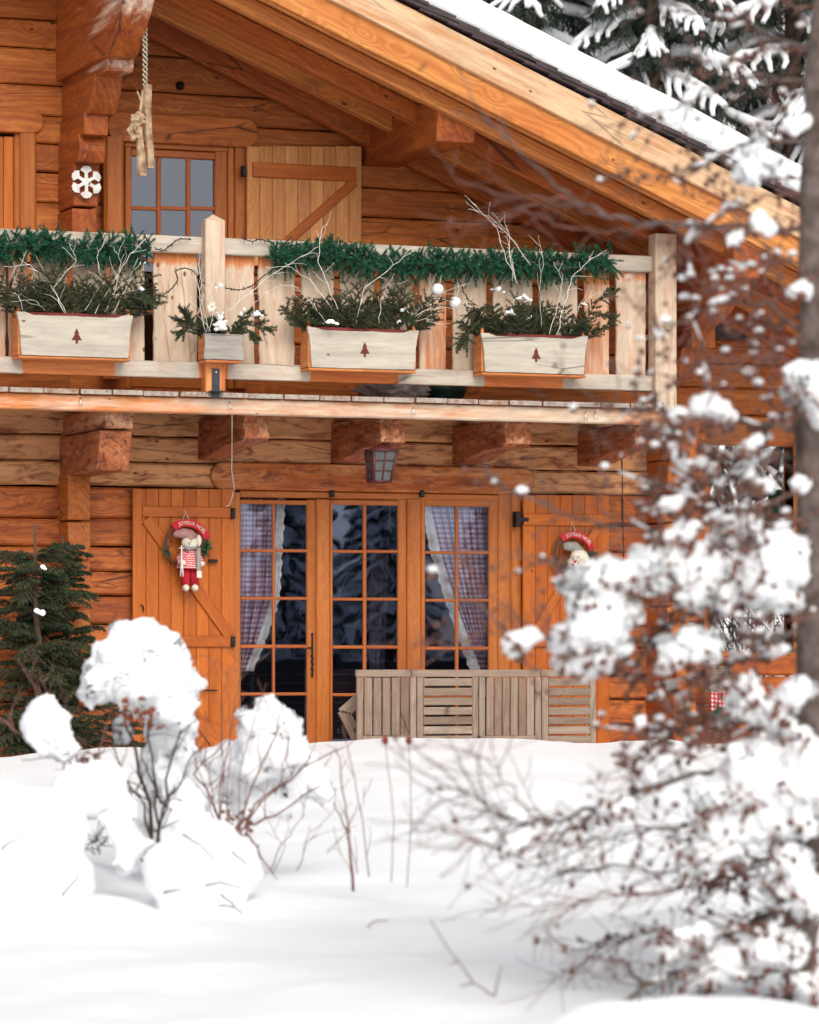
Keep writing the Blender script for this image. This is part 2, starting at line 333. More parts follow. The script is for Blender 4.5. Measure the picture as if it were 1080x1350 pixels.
# ------------------------------------------------------------------ the chalet
S = .413
def zs(x): return 5.475-S*(x+.786)          # underside of the roof at x
def zt(x): return 5.925-S*(x+.786)          # upper edge of the fascia at x
chalet = empty('log_chalet', (0, 0, 0), 'two storey orange log chalet with a pale wooden balcony, plank shutters and wide snowy eaves', 'chalet')
XL, XR = -4.6, 2.45
x0d, x1d = wx(308), wx(674)                 # french door opening
z1d = wz(650, 490)
x0w, x1w, z0w, z1w = wx(160), wx(322), 3.15, wz(186, 240)
x0v, x1v, z1v = wx(-60), wx(30), wz(172, 20)
up_ = MB(); lo_ = MB(); z = -.7; k = 0
courses = []
while z < 7.2:
    h = rnd(.21, .31) if z > 3 else rnd(.19, .27)
    courses.append((z, z+h)); z += h
for (a, b) in courses:
    c = (a+b)/2
    xr = min(XR, (5.475-c)/S-.786+.1) if c > zs(XR) else XR
    if xr < XL+.3: break
    segs = [(XL, xr)]
    def cut(sg, lo, hi):
        r = []
        for (p, q) in sg:
            if q <= lo or p >= hi: r.append((p, q)); continue
            if p < lo: r.append((p, lo))
            if q > hi: r.append((hi, q))
        return r
    if b < z1d+.2: segs = cut(segs, x0d, x1d)
    if a > 3.12 and a < z1w: segs = cut(segs, x0w, x1w)
    if a > 3.12 and a < z1v: segs = cut(segs, x0v, x1v)
    mb = lo_ if c < 3.0 else up_
    wf = (lambda q: .6+.25*noise.noise(q*.9)) if (2.2 < c < 3.0) else ((lambda q: .16) if c < 2.2 else 0.04)
    y = rnd(-.016, .014)
    for (p, q) in segs:
        if q-p < .05: continue
        # a log is jointed at the cross wall so the grain changes there
        parts = [(p, q)]
        if p < -2.9 < q: parts = [(p, -2.9), (-2.9, q)]
        for (p, q) in parts:
            mb.beam((p, y+.09, c), (q, y+.09, c), b-a-.011, .18, (0, 1, 0), bev=.013 if c > 3 else .017, seg=max(1, int((q-p)/.25)), jit=.003 if c > 3 else .005, wt=wf)
up_.build('upper_log_wall', M['log'], chalet); lo_.build('lower_log_wall', M['lowlog'], chalet)
core = MB(); core.box(XL, x0d-.02, .1, .3, -.6, 2.9); core.box(x1d+.02, XR-.05, .1, .3, -.6, 2.9); core.box(XL, XR-.05, .1, .3, z1d, 3.2)
core.box(x1w+.02, XR-.05, .1, .3, 3.2, zs(XR)+.05); core.box(x0v, x0w-.02, .1, .3, 3.2, 5.3); core.box(XL, -1.0, .1, .3, z1w, 5.5); core.box(-1.0, .6, .1, .3, 4.3, 4.85); core.box(XL, -3.0, .1, .3, 5.5, 6.2)
core.build('dark_backing', M['seam_shade'], chalet)
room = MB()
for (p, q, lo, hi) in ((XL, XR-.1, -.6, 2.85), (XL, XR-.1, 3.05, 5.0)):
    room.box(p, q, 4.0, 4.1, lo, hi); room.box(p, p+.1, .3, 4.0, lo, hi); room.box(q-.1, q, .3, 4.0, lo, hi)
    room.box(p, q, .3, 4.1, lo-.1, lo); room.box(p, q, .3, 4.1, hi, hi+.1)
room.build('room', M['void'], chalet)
# side wall of logs, running back on the right
sw = MB()
for (a, b) in courses:
    if b > 4.2: break
    sw.beam((XR-.09, .0, (a+b)/2), (XR-.09, 8, (a+b)/2), .18, b-a-.004, (0, 0, 1), bev=.02, seg=8, jit=.004, wt=.05)
sw.build('side_log_wall', M['log'], chalet)

# gable overhang: soffit boards, rafters, fascia, shingles
RX0, RX1 = -4.8, 3.9
sl = math.sqrt(1+S*S)
sf = MB(); y = -1.98
while y < 0.3:
    w = rnd(.17, .23); sf.beam((RX0, y+w/2, zs(RX0)+.035), (RX1, y+w/2, zs(RX1)+.035), w-.003, .03, (0, 0, 1), bev=.004, seg=6, jit=.001, wt=.05); y += w
sf.build('soffit', M['soffit'], chalet)
for (y, h, w, m) in ((-.14, .2, .1, 'beam'), (-.62, .14, .12, 'soffit'), (-1.16, .15, .13, 'beam'), (-1.72, .12, .1, 'soffit')):
    r = MB(); r.beam((RX0, y, zs(RX0)+.01-h/2), (RX1, y, zs(RX1)+.01-h/2), h, w, (0, 1, 0), bev=.01, seg=12, jit=.002, wt=.05)
    r.build('rafter', M[m], chalet)
f1 = MB(); f1.beam((RX0, -2.03, zt(RX0)-.12), (RX1, -2.03, zt(RX1)-.12), .235/sl*1.05, .05, (0, 1, 0), bev=.006, seg=24, jit=.0015, wt=.6)
f1.build('upper_fascia_board', M['fascia'], chalet)
f2 = MB(); f2.beam((RX0, -1.985, zt(RX0)-.34), (RX1, -1.985, zt(RX1)-.34), .25/sl, .05, (0, 1, 0), bev=.006, seg=24, jit=.0015, wt=.0)
f2.build('lower_fascia_board', M['fascia'], chalet)
f3 = MB(); f3.beam((RX0, -1.93, zt(RX0)-.45), (RX1, -1.93, zt(RX1)-.45), .05, .05, (0, 1, 0), bev=.006, seg=24, jit=.002, wt=.2)
f3.build('trim_strip', M['soffit'], chalet)
rd = MB(); rd.beam((RX0, -.8+4.6, zt(RX0)-.12), (RX1, -.8+4.6, zt(RX1)-.12), .2, 11.4, (0, 1, 0), bev=.005); rd.build('roof', M['darkwood'], chalet)
sh = MB(); t = 0; x = RX0
pit = math.atan(S)
while x < RX1:
    for (dx, dz, y0) in ((0, .005, -2.085), (.1, .034, -2.1)):
        L = .40; a = Vector((x+dx+rnd(-.015, .015), 0, zt(x+dx)+dz+.032)); b = a+Vector((L*math.cos(pit-.055), 0, -L*math.sin(pit-.055)))
        yy = y0+rnd(-.012, .012)
        sh.beam(a+Vector((0, yy+.5, 0)), b+Vector((0, yy+.5, 0)), .024, 1.0, (0, 1, 0), bev=.003)
    x += .215
sh.build('shingle_edge', M['shingle'], chalet)
# snow on the roof: a thick slab with a rounded, uneven edge
sn = MB(); N = 150; cs = []
prof = [(-2.0, .06), (-2.055, .1), (-2.075, .17), (-2.07, .26), (-2.03, .34), (-1.93, .395), (-1.7, .42), (-1.0, .43), (1, .43), (9.2, .43), (9.2, .06)]
vs = []
for i in range(N+1):
    x = RX0+(RX1+.12-RX0)*i/N
    for (y, hh) in prof:
        nn = noise.noise(Vector((x*1.3, y*.8, 2)))*.03+noise.noise(Vector((x*5, y*3, hh*8)))*.012
        e = max(0, min(1, (RX1+.12-x)/.12))**.5 if x > RX1 else 1
        vs.append((x, y+(nn*.8 if y < 0 else 0), zt(x)+.02+(hh*.93+(nn if hh > .07 else 0))*e))
n = len(prof)
fs = [(i*n+j, (i+1)*n+j, (i+1)*n+(j+1) % n, i*n+(j+1) % n) for i in range(N) for j in range(n)]
sn.raw(vs, fs, None, 0, 0, True)
sn.build('roof_snow', M['snow'], None, 'thick smooth slab of white snow lying on the dark shingle roof edge', 'snow')

# ------------------------------------------------------------------ purlins, corbels and log ends
def endrect(px0, px1, d):
    return wx(px0, -d), wx(px1, -d)
def log_end(px0, py0, px1, py1, d, back=.05, mat='beam', slope=0, bulge=0, wt=.15, fw=.3, name='log_end'):
    x0, x1 = wx(px0, -d), wx(px1, -d); xm = (px0+px1)/2
    zt_, zb = wz(py0, xm, -d), wz(py1, xm, -d); mb = MB(); n = 5
    pts = [(back, zb), (-(d-slope), zb)]
    for i in range(1, n):
        f = i/n; pts.append((-(d-slope*(1-f)**1.6)-bulge*math.sin(math.pi*f), zb+(zt_-zb)*f))
    pts += [(-d, zt_), (back, zt_)]
    mb.prism(pts[::-1], x0, x1, wt=wt, fw=fw)
    return mb.build(name, M[mat], chalet, bevel=.012)
# left stack above the balcony
log_end(172, -60, 214, 58, 2.0, mat='beam', slope=.62, name='purlin', fw=.95)
log_end(141, 64, 177, 94, 1.2, fw=.72, name='log_end')
log_end(125, 95, 163, 146, .92, slope=.2, name='corbel')
log_end(111, 146, 143, 178, .68)
log_end(103, 177, 138, 214, .55, bulge=.04)
log_end(97, 214, 130, 272, .42)
log_end(95, 275, 128, 320, .4)
# right purlin
log_end(578, 130, 629, 186, 1.68, name='purlin', fw=.25, slope=.05)
# eave purlin stack on the right
log_end(968, 306, 1003, 366, 1.95, name='purlin', fw=.1)
log_end(952, 366, 990, 398, 1.72, slope=.2, name='corbel')
log_end(936, 398, 972, 428, 1.42, slope=.45, name='corbel')
log_end(912, 428, 944, 458, .95, name='log_end')
log_end(900, 458, 934, 496, .82, slope=.25, name='corbel')
# lower left: bracket pair and the cross wall ends
log_end(139, 537, 176, 565, 1.17, mat='bracket', fw=.7, wt=.3)
log_end(132, 567, 175, 620, 1.12, mat='bracket', fw=.3, slope=.1, name='corbel', wt=.3)
for (a, b, d) in ((625, 687, .27), (688, 740, .25), (741, 802, .28), (803, 868, .25), (869, 930, .27), (931, 1010, .25)):
    log_end(89, a, 119, b-1.5, d, mat='log', bulge=.02)
# lower right corner ends
for (a, b, d, s) in ((556, 606, .62, .06), (607, 650, .45, .1), (651, 690, .3, .02), (691, 745, .34, .0), (746, 800, .36, 0), (801, 855, .4, 0), (856, 915, .62, .05), (916, 1000, .55, 0)):
    c = 868+30*d/.47; log_end(c-14, a, c+15, b-1.5, d, mat='log', slope=s)
# balcony brackets
def bracket(px0, px1, ty, by, d, wallpy):
    x0, x1 = wx(px0, -d), wx(px1, -d); xm = (px0+px1)/2; t_ = wz(ty, xm, -d); b_ = wz(by, xm, -d)
    pts = [(.05, t_), (-d, t_), (-d-.01, t_-.04), (-d+.04, t_-.06), (-d+.0, b_+.03), (-d+.09, b_), (-d*.6, b_+.0), (-d*.25, b_-.07), (.05, b_-.09)]
    mb = MB(); mb.prism(pts, x0, x1, wt=.3, fw=.6); mb.build('balcony_bracket', M['bracket'], chalet, bevel=.012)
bracket(323, 356, 543, 583, 1.16, 0); bracket(503, 535, 547, 588, 1.16, 0); bracket(668, 702, 553, 590, 1.16, 0); bracket(838, 872, 557, 592, 1.16, 0)

# ------------------------------------------------------------------ french doors, windows, shutters
def board(mb, px0, py0, px1, py1, Y, t=.04, ax='x', **k): mb.pbox(px0, py0, px1, py1, Y, t, ax, **k)
fr = MB(); zb_ = 1022
board(fr, 306, 649, 317, zb_, -.03, .14, 'z'); board(fr, 657, 649, 673, zb_, -.03, .14, 'z'); board(fr, 317, 649.5, 657, 658, -.028, .14)
board(fr, 417.5, 658.5, 435, zb_, -.045, .13, 'z'); board(fr, 537, 658.5, 555, zb_, -.045, .13, 'z'); board(fr, 673, 652, 690, zb_, -.02, .1, 'z', bev=.02)
fr.build('door_frame', M['frame'], chalet)
def leaf(px0, px1, cols, rows, label, handle=None, panes=True):
    xa, xb = px0, px1; Yl = -.02
    d = MB(); t0 = rows[0][0]; d_b = rows[-1][1]
    cy = []
    board(d, xa, 659, cols[0][0]-.0, zb_, Yl, .05, 'z'); board(d, cols[-1][1], 659, xb, zb_, Yl, .05, 'z')
    board(d, cols[0][0], 659, cols[-1][1], t0, Yl+.002, .046); board(d, cols[0][0], d_b, cols[-1][1], zb_, Yl+.002, .046)
    o = d.build('door_leaf', M['frame'], chalet, label)
    mt = MB()
    for i in range(len(cols)-1): board(mt, cols[i][1], t0, cols[i+1][0], d_b, Yl+.004, .03, 'z', bev=.006)
    for i in range(len(rows)-1):
        for c in cols: board(mt, c[0], rows[i][1], c[1], rows[i+1][0], Yl+.006, .03, bev=.006)
    mt.build('glazing_bar', M['muntin'], o)
    g = MB(); g.box(wx(cols[0][0]-1, Yl), wx(cols[-1][1]+1, Yl), Yl+.02, Yl+.024, wz(d_b+1, 490, Yl), wz(t0-1, 490, Yl), bev=.0005)
    g.build('pane', M['glass'], o)
    return o
RW = [(666, 725), (729, 788), (792, 851), (855.5, 914), (918, 978)]
l1 = leaf(317, 412+5.5, [(317.5, 359.5), (363, 405)], [(a-1, b-1) for a, b in RW], 'glazed door leaf nearest the left shutter with a long wrought handle plate')
l2 = leaf(435, 537, [(439, 479), (483.5, 525)], RW, 'middle glazed door leaf with bare dark panes')
l3 = leaf(555, 657, [(561, 600.7), (605, 645)], [(a+1.5, b+1.5) for a, b in RW], 'glazed door leaf behind the folded table')
h = MB(); hp = [P(412, 836+i*5, -.032) for i in range(12)]
h.tube(hp, .007, .007); 
for q in (836, 891): h.ball(P(412, q, -.034), .012, 1, sq=1)
for q in range(6): h.tube([P(409.5+(q % 2)*4, 864+q*4, -.035), P(414-(q % 2)*3, 868+q*4, -.04)], .005)
h.tube([P(412, 854, -.035), P(412, 854, -.09), P(405, 854.5, -.095), P(400, 857, -.09)], .008)
h.build('door_handle', M['iron'], l1)
ck = MB()
for px in (434.5, 553): ck = MB(); ck.box(wx(px-2.5), wx(px+2.5), -.075, -.04, wz(656, px), wz(647, px)); ck.build('door_catch', M['iron'], chalet)
# lintel: a proud hewn log with a rounded end
def rounded_log(px0, px1, py0, py1, Y, t, mat, name, lab=None, wtv=.12):
    x0, x1 = wx(px0, Y), wx(px1, Y); xm = (px0+px1)/2; zb, zt_ = wz(py1, xm, Y), wz(py0, xm, Y); hh = zt_-zb; r = hh*.45; mb = MB()
    n = 40; o = Vector((rnd(0, 40), rnd(0, 40), 0)); out = []
    for i in range(6): a = math.pi/2*i/5; out.append((x0+r-r*math.sin(a)*.6-r*.4, zb+r-r*math.cos(a)) if False else (x0+r*(1-math.sin(a)), zb+r*(1-math.cos(a))))
    for i in range(6): a = math.pi/2*i/5; out.append((x0+r*(1-math.cos(a)), zt_-r*(1-math.sin(a))))
    for i in range(6): a = math.pi/2*i/5; out.append((x1-r*(1-math.sin(a)), zt_-r*(1-math.cos(a))))
    for i in range(6): a = math.pi/2*i/5; out.append((x1-r*(1-math.cos(a)), zb+r*(1-math.sin(a))))
    m = len(out); vs = [(a, Y, b) for a, b in out]+[(a, Y+t, b) for a, b in out]
    mb.raw(vs, [tuple(range(m))[::-1], tuple(range(m, 2*m))]+[(i, (i+1) % m, (i+1) % m+m, i+m) for i in range(m)], [(o.x+v[0], o.y+v[1], o.z+v[2]) for v in vs], wtv)
    return mb.build(name, M[mat], chalet, lab, bevel=.012)
rounded_log(279, 706, 613, 648.5, -.05, .12, 'lowlog', 'lintel', 'rounded pale log over the french doors', .38)
rounded_log(142, 341, 151, 190, -.06, .12, 'log', 'lintel', 'rounded log over the upper window', .1)
rounded_log(-60, 58, 141, 173, -.06, .12, 'log', 'lintel', 'rounded log over the closed window at the left edge', .1)
# upper window
uw = MB()
board(uw, 165, 184, 174, 512, -.0, .08, 'z'); board(uw, 284, 189, 300, 512, -.0, .08, 'z'); board(uw, 165, 189, 300, 197, -.01, .08)
board(uw, 301, 194, 309, 512, -.015, .08, 'z'); board(uw, 310, 191, 326, 512, -.03, .08, 'z'); board(uw, 174, 478, 284, 512, .0, .06)
W0 = uw.build('window', M['frame'], chalet, 'upper window with bare blue grey panes beside the pale shutter')
post = MB(); post.beam(P(149, 500, -.09), P(149, 181, -.09), .165, .1, (0, 1, 0), bev=.025, seg=8, jit=.004, wt=.08); post.build('window_post', M['frame'], W0)
fm = MB(); board(fm, 174, 198, 284, 208, .01, .05); board(fm, 167, 198, 174, 512, .008, .05, 'z')
for px in (207, 246): board(fm, px, 208, px+5.5, 478, .018, .03, 'z', bev=.006)
for (a, b) in ((174, 207), (212.5, 246), (251.5, 284)): board(fm, a, 272, b, 277, .02, .03, bev=.006); board(fm, a, 341, b, 346, .02, .03, bev=.006); board(fm, a, 409, b, 414, .02, .03, bev=.006)
fm.build('glazing_bar', M['muntin'], W0)
g = MB(); g.box(wx(172), wx(286), .035, .039, 3.3, wz(205, 230), bev=.0005); g.build('pane', M['upglass'], W0)
# left edge window, closed by planks
lw = MB(); board(lw, 28, 173, 49, 345, -.05, .1, 'z', bev=.02); board(lw, 20, 176, 27, 345, 0, .06, 'z')
LW = lw.build('window', M['frame'], chalet, 'window at the left edge closed by upright planks')
pk = MB(); px = -60
while px < 19: board(pk, px, 180, px+12.5, 345, .01+rnd(0, .004), .03, 'z', bev=.005, wt=.1); px += 13
pk.build('closed_planks', M['shutter'], LW)
def shutter(px0, px1, py0, py1, Y, mat, rail, diag, rail2=None, diag2=None, label='', hingex=None, n=9, rest=None, wt=0):
    mb = MB(); w = (px1-px0)/n
    for i in range(n): board(mb, px0+i*w, py0+rnd(-.3, .3), px0+(i+1)*w-.25, py1, Y+rnd(0, .002), .03, 'z', bev=.005, wt=wt)
    s = mb.build('shutter', M[mat], chalet, label)
    b = MB(); b.pbox(*rail, Y-.022, .022, bev=.005, wt=wt)
    if rail2: b.pbox(*rail2, Y-.022, .022, bev=.005, wt=wt)
    for dg in (diag, diag2):
        if dg: b.beam(P(dg[0], dg[1], Y-.011), P(dg[2], dg[3], Y-.011), dg[4]/160, .021, (0, 1, 0), bev=.005, wt=wt)
    b.build('shutter_brace', M[rest or mat], s)
    if hingex:
        for (hx, hy) in hingex:
            hb = MB(); hb.box(wx(hx-2.5, Y), wx(hx+2.5, Y), Y-.04, Y+.01, wz(hy+7, hx, Y), wz(hy-7, hx, Y), bev=.003); hb.tube([P(hx, hy+7, Y-.035), P(hx, hy-7, Y-.035)], .01); hb.build('hinge', M['iron'], s)
    return s
SL = shutter(176, 309, 645, 1010, -.09, 'shutter', (188, 668, 305, 682), (193, 684, 303, 838, 15), (188, 838, 308, 853), (193, 858, 300, 1000, 15), 'open plank shutter left of the doors, with a doll wreath', [(306, 677), (306, 846)], 8)
e = MB(); board(e, 175, 644.5, 187.5, 1010, -.112, .02, 'z', bev=.004); e.build('edge_stile', M['shutter'], SL)
SR = shutter(690, 804, 653, 1010, -.09, 'shutter', (691, 678, 803, 693), (788, 696, 704, 836, 12), (691, 838, 803, 853), None, 'open plank shutter right of the doors, half hidden by snowy twigs', None, 7)
hg = MB(); hg.box(wx(673), wx(690), -.12, -.1, wz(688, 680), wz(683, 680)); hg.box(wx(673), wx(679), -.125, -.05, wz(695, 676), wz(675, 676)); hg.build('hinge', M['iron'], SR)
SU = shutter(326, 477, 193, 350, -.09, 'pale_shutter', (334, 217, 470, 236), (467, 240, 372, 324, 12), None, None, 'pale plank shutter of the upper window', [(320, 226)], 9, rest='shutter')
hk = MB(); hk.tube([P(189, 806, -.115), P(189, 800, -.13), P(186, 797, -.13)], .006); hk.build('shutter_hook', M['iron'], SL); hk = MB(); hk.box(wx(268), wx(280), -.14, -.115, wz(742, 274), wz(738, 274)); hk.build('shutter_latch', M['iron'], SL); hk = MB(); hk.box(wx(256), wx(280), -.125, -.115, wz(911, 268), wz(909, 268)); hk.build('shutter_latch', M['iron'], SL)
kn = MB(); kn.tube([P(237.5, 113, .0), P(237.5, 113, -.05)], .036, .03, n=16); kn.ball(P(237.5, 113, -.05), .024, 2); kn.build('round_wall_vent', M['iron'], chalet)
wire = MB(); wire.tube([P(820+3*i/10, 600+i*17, -.012) for i in range(11)], .006, n=5); wire.build('wall_cable', M['cable'], chalet)

# ------------------------------------------------------------------ balcony
YB = -1.3; ZD = wz(520, 100, YB)
bal = MB(); x = XL
while x < wx(880, YB):
    w = rnd(.24, .3); x2 = min(x+w, wx(884, YB)); e = rnd(-.015, .015)
    bal.beam((x+w/2, 0, ZD+.018), (x+w/2, YB-.1+e, ZD+.018), x2-x-.012, .036, (0, 0, 1), bev=.004, seg=4, jit=.001, wt=.2, cw=rnd(.5, .95)); x += w
deck = bal.build('balcony_deck', M['deck'], chalet)
# snow-grey weathering is missing where the flower boxes keep the rail dry
DRY = [(wx(25, YB), wx(148, YB)), (wx(408, YB), wx(520, YB)), (wx(640, YB), wx(742, YB)), (wx(262, YB), wx(298, YB))]
def dryw(q):
    return .0 if any(a < q.x < b for a, b in DRY) else .95
eb = MB(); eb.beam((XL, YB, ZD-.064), (wx(884, YB), YB, ZD-.064), .122, .1, (0, 1, 0), bev=.01, seg=40, jit=.002, wt=lambda q: .52+.3*noise.noise(q*1.1)); eb.build('edge_beam', M['pale'], chalet)
rb = MB(); zr0, zr1 = wz(494, 600, YB)-.075-.06, wz(487, 600, YB)
zr1 = wz(470, 0, YB)+.0; zr0 = zr1-.125
rb.beam((XL, YB, (zr0+zr1)/2), (wx(862, YB), YB, (zr0+zr1)/2), zr1-zr0, .06, (0, 1, 0), bev=.006, seg=110, jit=.0008, wt=dryw); rb.build('bottom_rail', M['rail'], chalet)
rt_ = MB(); zq1 = wz(313, 270, YB); rt_.beam((XL, YB, zq1-.065), (wx(862, YB), YB, zq1-.065), .13, .06, (0, 1, 0), bev=.008, seg=60, jit=.001, wt=lambda q: .95); rt_.build('top_rail', M['rail'], chalet)
for (a, b) in ((-60, -30), (-25, 8), (12, 36), (42, 88), (97, 141), (145, 191), (203, 261), (296, 336), (342, 389), (398, 441), (449, 494), (503, 545), (553, 589), (598, 642), (651, 703), (713, 762), (771, 804), (813, 852)):
    p = MB(); p.beam(((wx(a, YB+.03)+wx(b, YB+.03))/2, YB+.05, zr0+.02), ((wx(a, YB+.03)+wx(b, YB+.03))/2, YB+.05, zq1-.03), wx(b, YB)-wx(a, YB), .03, (0, 1, 0), bev=.006, seg=14, jit=.002, ragged=.006, wt=(lambda q, k_=rnd(.72, .9) if b-a > 38 else .5: k_-(.45 if q.z > zq1-.19 else 0)))
    p.build('baluster', M['pale'], chalet)
pp = MB(); xa, xb = wx(269, YB-.08), wx(295, YB-.08)
pp.beam(((xa+xb)/2, YB-.06, ZD+.04), ((xa+xb)/2, YB-.06, wz(291, 281, YB-.06)), xb-xa, .12, (0, 1, 0), bev=.006, seg=14, jit=.001, wt=lambda q: 0. if q.z < ZD+.45 else .9, cw=.9)
pv = Vector(((xa+xb)/2, YB-.06, wz(291, 281, YB-.06))); w_ = (xb-xa)/2
pp.raw([pv+Vector((-w_, -.06, -.004)), pv+Vector((w_, -.06, -.004)), pv+Vector((w_, .06, -.004)), pv+Vector((-w_, .06, -.004)), pv+Vector((0, 0, .05))], [(0, 1, 4), (1, 2, 4), (2, 3, 4), (3, 0, 4)], None, .9)
PO = pp.build('balcony_post', M['pale'], chalet, 'balcony post with a pointed top beside the little planter')
pl = MB(); pl.box((xa+xb)/2-.03, (xa+xb)/2+.03, YB-.132, YB-.121, ZD-.01, wz(486, 281, YB-.12), bev=.002); pl.box((xa+xb)/2-.06, (xa+xb)/2+.06, YB-.2, YB-.121, ZD+.037, ZD+.044, bev=.002); bp_ = pl.build('post_bracket', M['plate'], PO)
bt = MB(); bt.ball(((xa+xb)/2, YB-.134, wz(492, 281, YB)), .012, 2); bt.build('bolt', M['bolt'], PO)
pp = MB(); xa, xb = wx(861, YB-.05), wx(889, YB-.05); pp.beam(((xa+xb)/2, YB-.03, ZD-.02), ((xa+xb)/2, YB-.03, wz(310, 875, YB)), xb-xa, .14, (0, 1, 0), bev=.006, seg=14, jit=.001, wt=.8, cw=.8)
pp.build('balcony_post', M['pale'], chalet, 'plain corner post at the right end of the balcony')
for px in (106, 303, 545, 772, 785): iron = MB(); iron.tube([P(px, 521+px*.028, YB-.08), P(px, 529+px*.028, YB-.085), P(px+3, 531+px*.028, YB-.09)], .005); iron.build('hook', M['bolt'], chalet)
# right wing: a screen wall with a wide opening that lets the snowy garden show through
YW = .35; wing = empty('porch_wall', (wx(930, YW), YW, 0), 'low orange log porch wall with a wide opening onto the snowy garden', 'porch')
ox0, ox1, oz0, oz1 = wx(936, YW), wx(1046, YW), wz(862, 990, YW), wz(583, 990, YW)
wa, wb = XR-.02, wx(1200, YW); mb = MB(); md = MB()
z = -.6
while z < wz(478, 960, YW):
    hgt = rnd(.2, .26); c = z+hgt/2; sg = [(wa, wb)]
    if oz0 < c+.08 and c-.08 < oz1: sg = [(wa, ox0), (ox1, wb)]
    for p, q in sg: (md if c < oz0 else mb).beam((p, YW+.08, c), (q, YW+.08, c), hgt-.004, .16, (0, 1, 0), bev=.02, seg=6, jit=.004, wt=.12)
    z += hgt
mb.build('log_wall', M['log'], wing); md.build('parapet', M['beam'], wing)  # shade below the opening is put into the darker parapet wood
tr = MB(); tr.box(ox0-.03, ox1+.03, YW-.01, YW+.19, oz0-.02, oz0+.02, wt=.1); tr.box(ox0-.03, ox1+.03, YW-.014, YW+.19, oz1-.0, oz1+.22, wt=.1); tr.box(ox0-.06, ox0, YW-.012, YW+.19, oz0+.02, oz1, 'z'); tr.box(ox1, ox1+.06, YW-.012, YW+.19, oz0+.02, oz1, 'z')
tr.build('opening_frame', M['frame'], wing)
# ------------------------------------------------------------------ balcony dressing
def sprig(mb, p, d, L, nl=.03, cnt=26, nw=.0035, droop=.25, sub=0, flat=0, mi=0, stem=None, up=.35):
    """one twig clothed in needles, each a thin blade"""
    p = Vector(p); d = Vector(d).normalized(); q = p; st = 6; pts = [p]
    for i in range(st):
        d = (d+Vector((rnd(-.1, .1), rnd(-.1, .1), -droop/st+rnd(-.06, .06)))).normalized(); q = q+d*(L/st); pts.append(q)
    if stem is not None: mb.tube(pts, .004, .002, 4, mi=stem)
    vs = []; fs = []
    for i in range(cnt):
        t = (i+rnd(0, 1))/cnt*(st-.01); k = int(t); a = pts[k].lerp(pts[k+1], t-k); ax = (pts[k+1]-pts[k]).normalized()
        s = ax.orthogonal().normalized(); an = rnd(0, 6.283); r = Matrix.Rotation(an, 3, ax) @ s
        if flat: r = Vector((r.x, r.y, r.z*.4)).normalized()
        nd_ = (ax*rnd(.35, .9)+r).normalized(); l = nl*rnd(.7, 1.15)*(1-.35*t/st); w = nd_.cross(Vector((rnd(-1, 1), rnd(-1, 1), rnd(-1, 1)))).normalized()*nw
        n = len(vs); vs += [a-w, a+w, a+nd_*l]; fs.append((n, n+1, n+2))
    mb.raw(vs, fs, None, 0, mi)
    return pts
def garland(pts, rad, dens, label, grp):
    mb = MB(); P3 = [Vector(p) for p in pts]
    for i in range(len(P3)-1):
        a, b = P3[i], P3[i+1]; L = (b-a).length; n = max(1, int(L*dens)); ax = (b-a).normalized()
        for k in range(n):
            p = a.lerp(b, (k+rnd(0, 1))/n); r = Matrix.Rotation(rnd(0, 6.283), 3, ax) @ Vector((0, 0, 1))
            if r.z > .3 and random.random() < .25: r.z = abs(r.z)
            sprig(mb, p+r*rad*rnd(0, .45), ax*rnd(-1, 1)+r, rad*rnd(.45, .9), .026, 90, .0032, droop=.3)
    mb.tube(P3, .012, .012, 6)
    return mb.build('garland', M['garland'], None, label, 'garland', grp)
YG = YB-.1
garland([P(x, y, YG) for x, y in ((-70, 326), (-20, 324), (20, 326), (60, 322), (100, 332), (140, 326), (175, 330), (198, 336))], .17, 330, 'dense dark green fir garland on the left length of the balcony rail', 'fir garlands on the balcony rail')
garland([P(x, y, YG) for x, y in ((356, 342), (390, 336), (430, 334), (465, 340), (500, 349), (540, 347), (590, 345), (640, 350), (690, 349), (740, 352), (780, 346), (806, 344))], .16, 330, 'long dark green fir garland on the right length of the balcony rail', 'fir garlands on the balcony rail')

def wander(p, d, L, n=8, j=.18, bend=(0, 0, 0)):
    p = Vector(p); d = Vector(d).normalized(); o = [p]; bend = Vector(bend)
    for i in range(n):
        d = (d+Vector((rnd(-j, j), rnd(-j, j), rnd(-j, j)))+bend/n).normalized(); p = p+d*(L/n); o.append(p)
    return o
def twigtree(mb, p, d, L, r, lev=2, n=8, j=.2, kids=3, bend=(0, 0, 0), rm=.0012, spread=.8, mi=0, sides=4, out=None):
    pts = wander(p, d, L, n, j, bend); mb.tube(pts, r, max(rm, r*.35), sides, mi=mi)
    if out is not None: out.append(pts)
    if lev > 0:
        for i in range(kids):
            k = int(rnd(.2, .95)*n); k = min(n-1, max(1, k)); dd = (pts[k+1]-pts[k]).normalized()
            s = Matrix.Rotation(rnd(0, 6.28), 3, dd) @ dd.orthogonal().normalized()
            twigtree(mb, pts[k], dd*.8+s*spread, L*rnd(.35, .6), max(rm, r*.6), lev-1, max(3, n-2), j, kids, bend, rm, spread, mi, sides, out)
    return pts
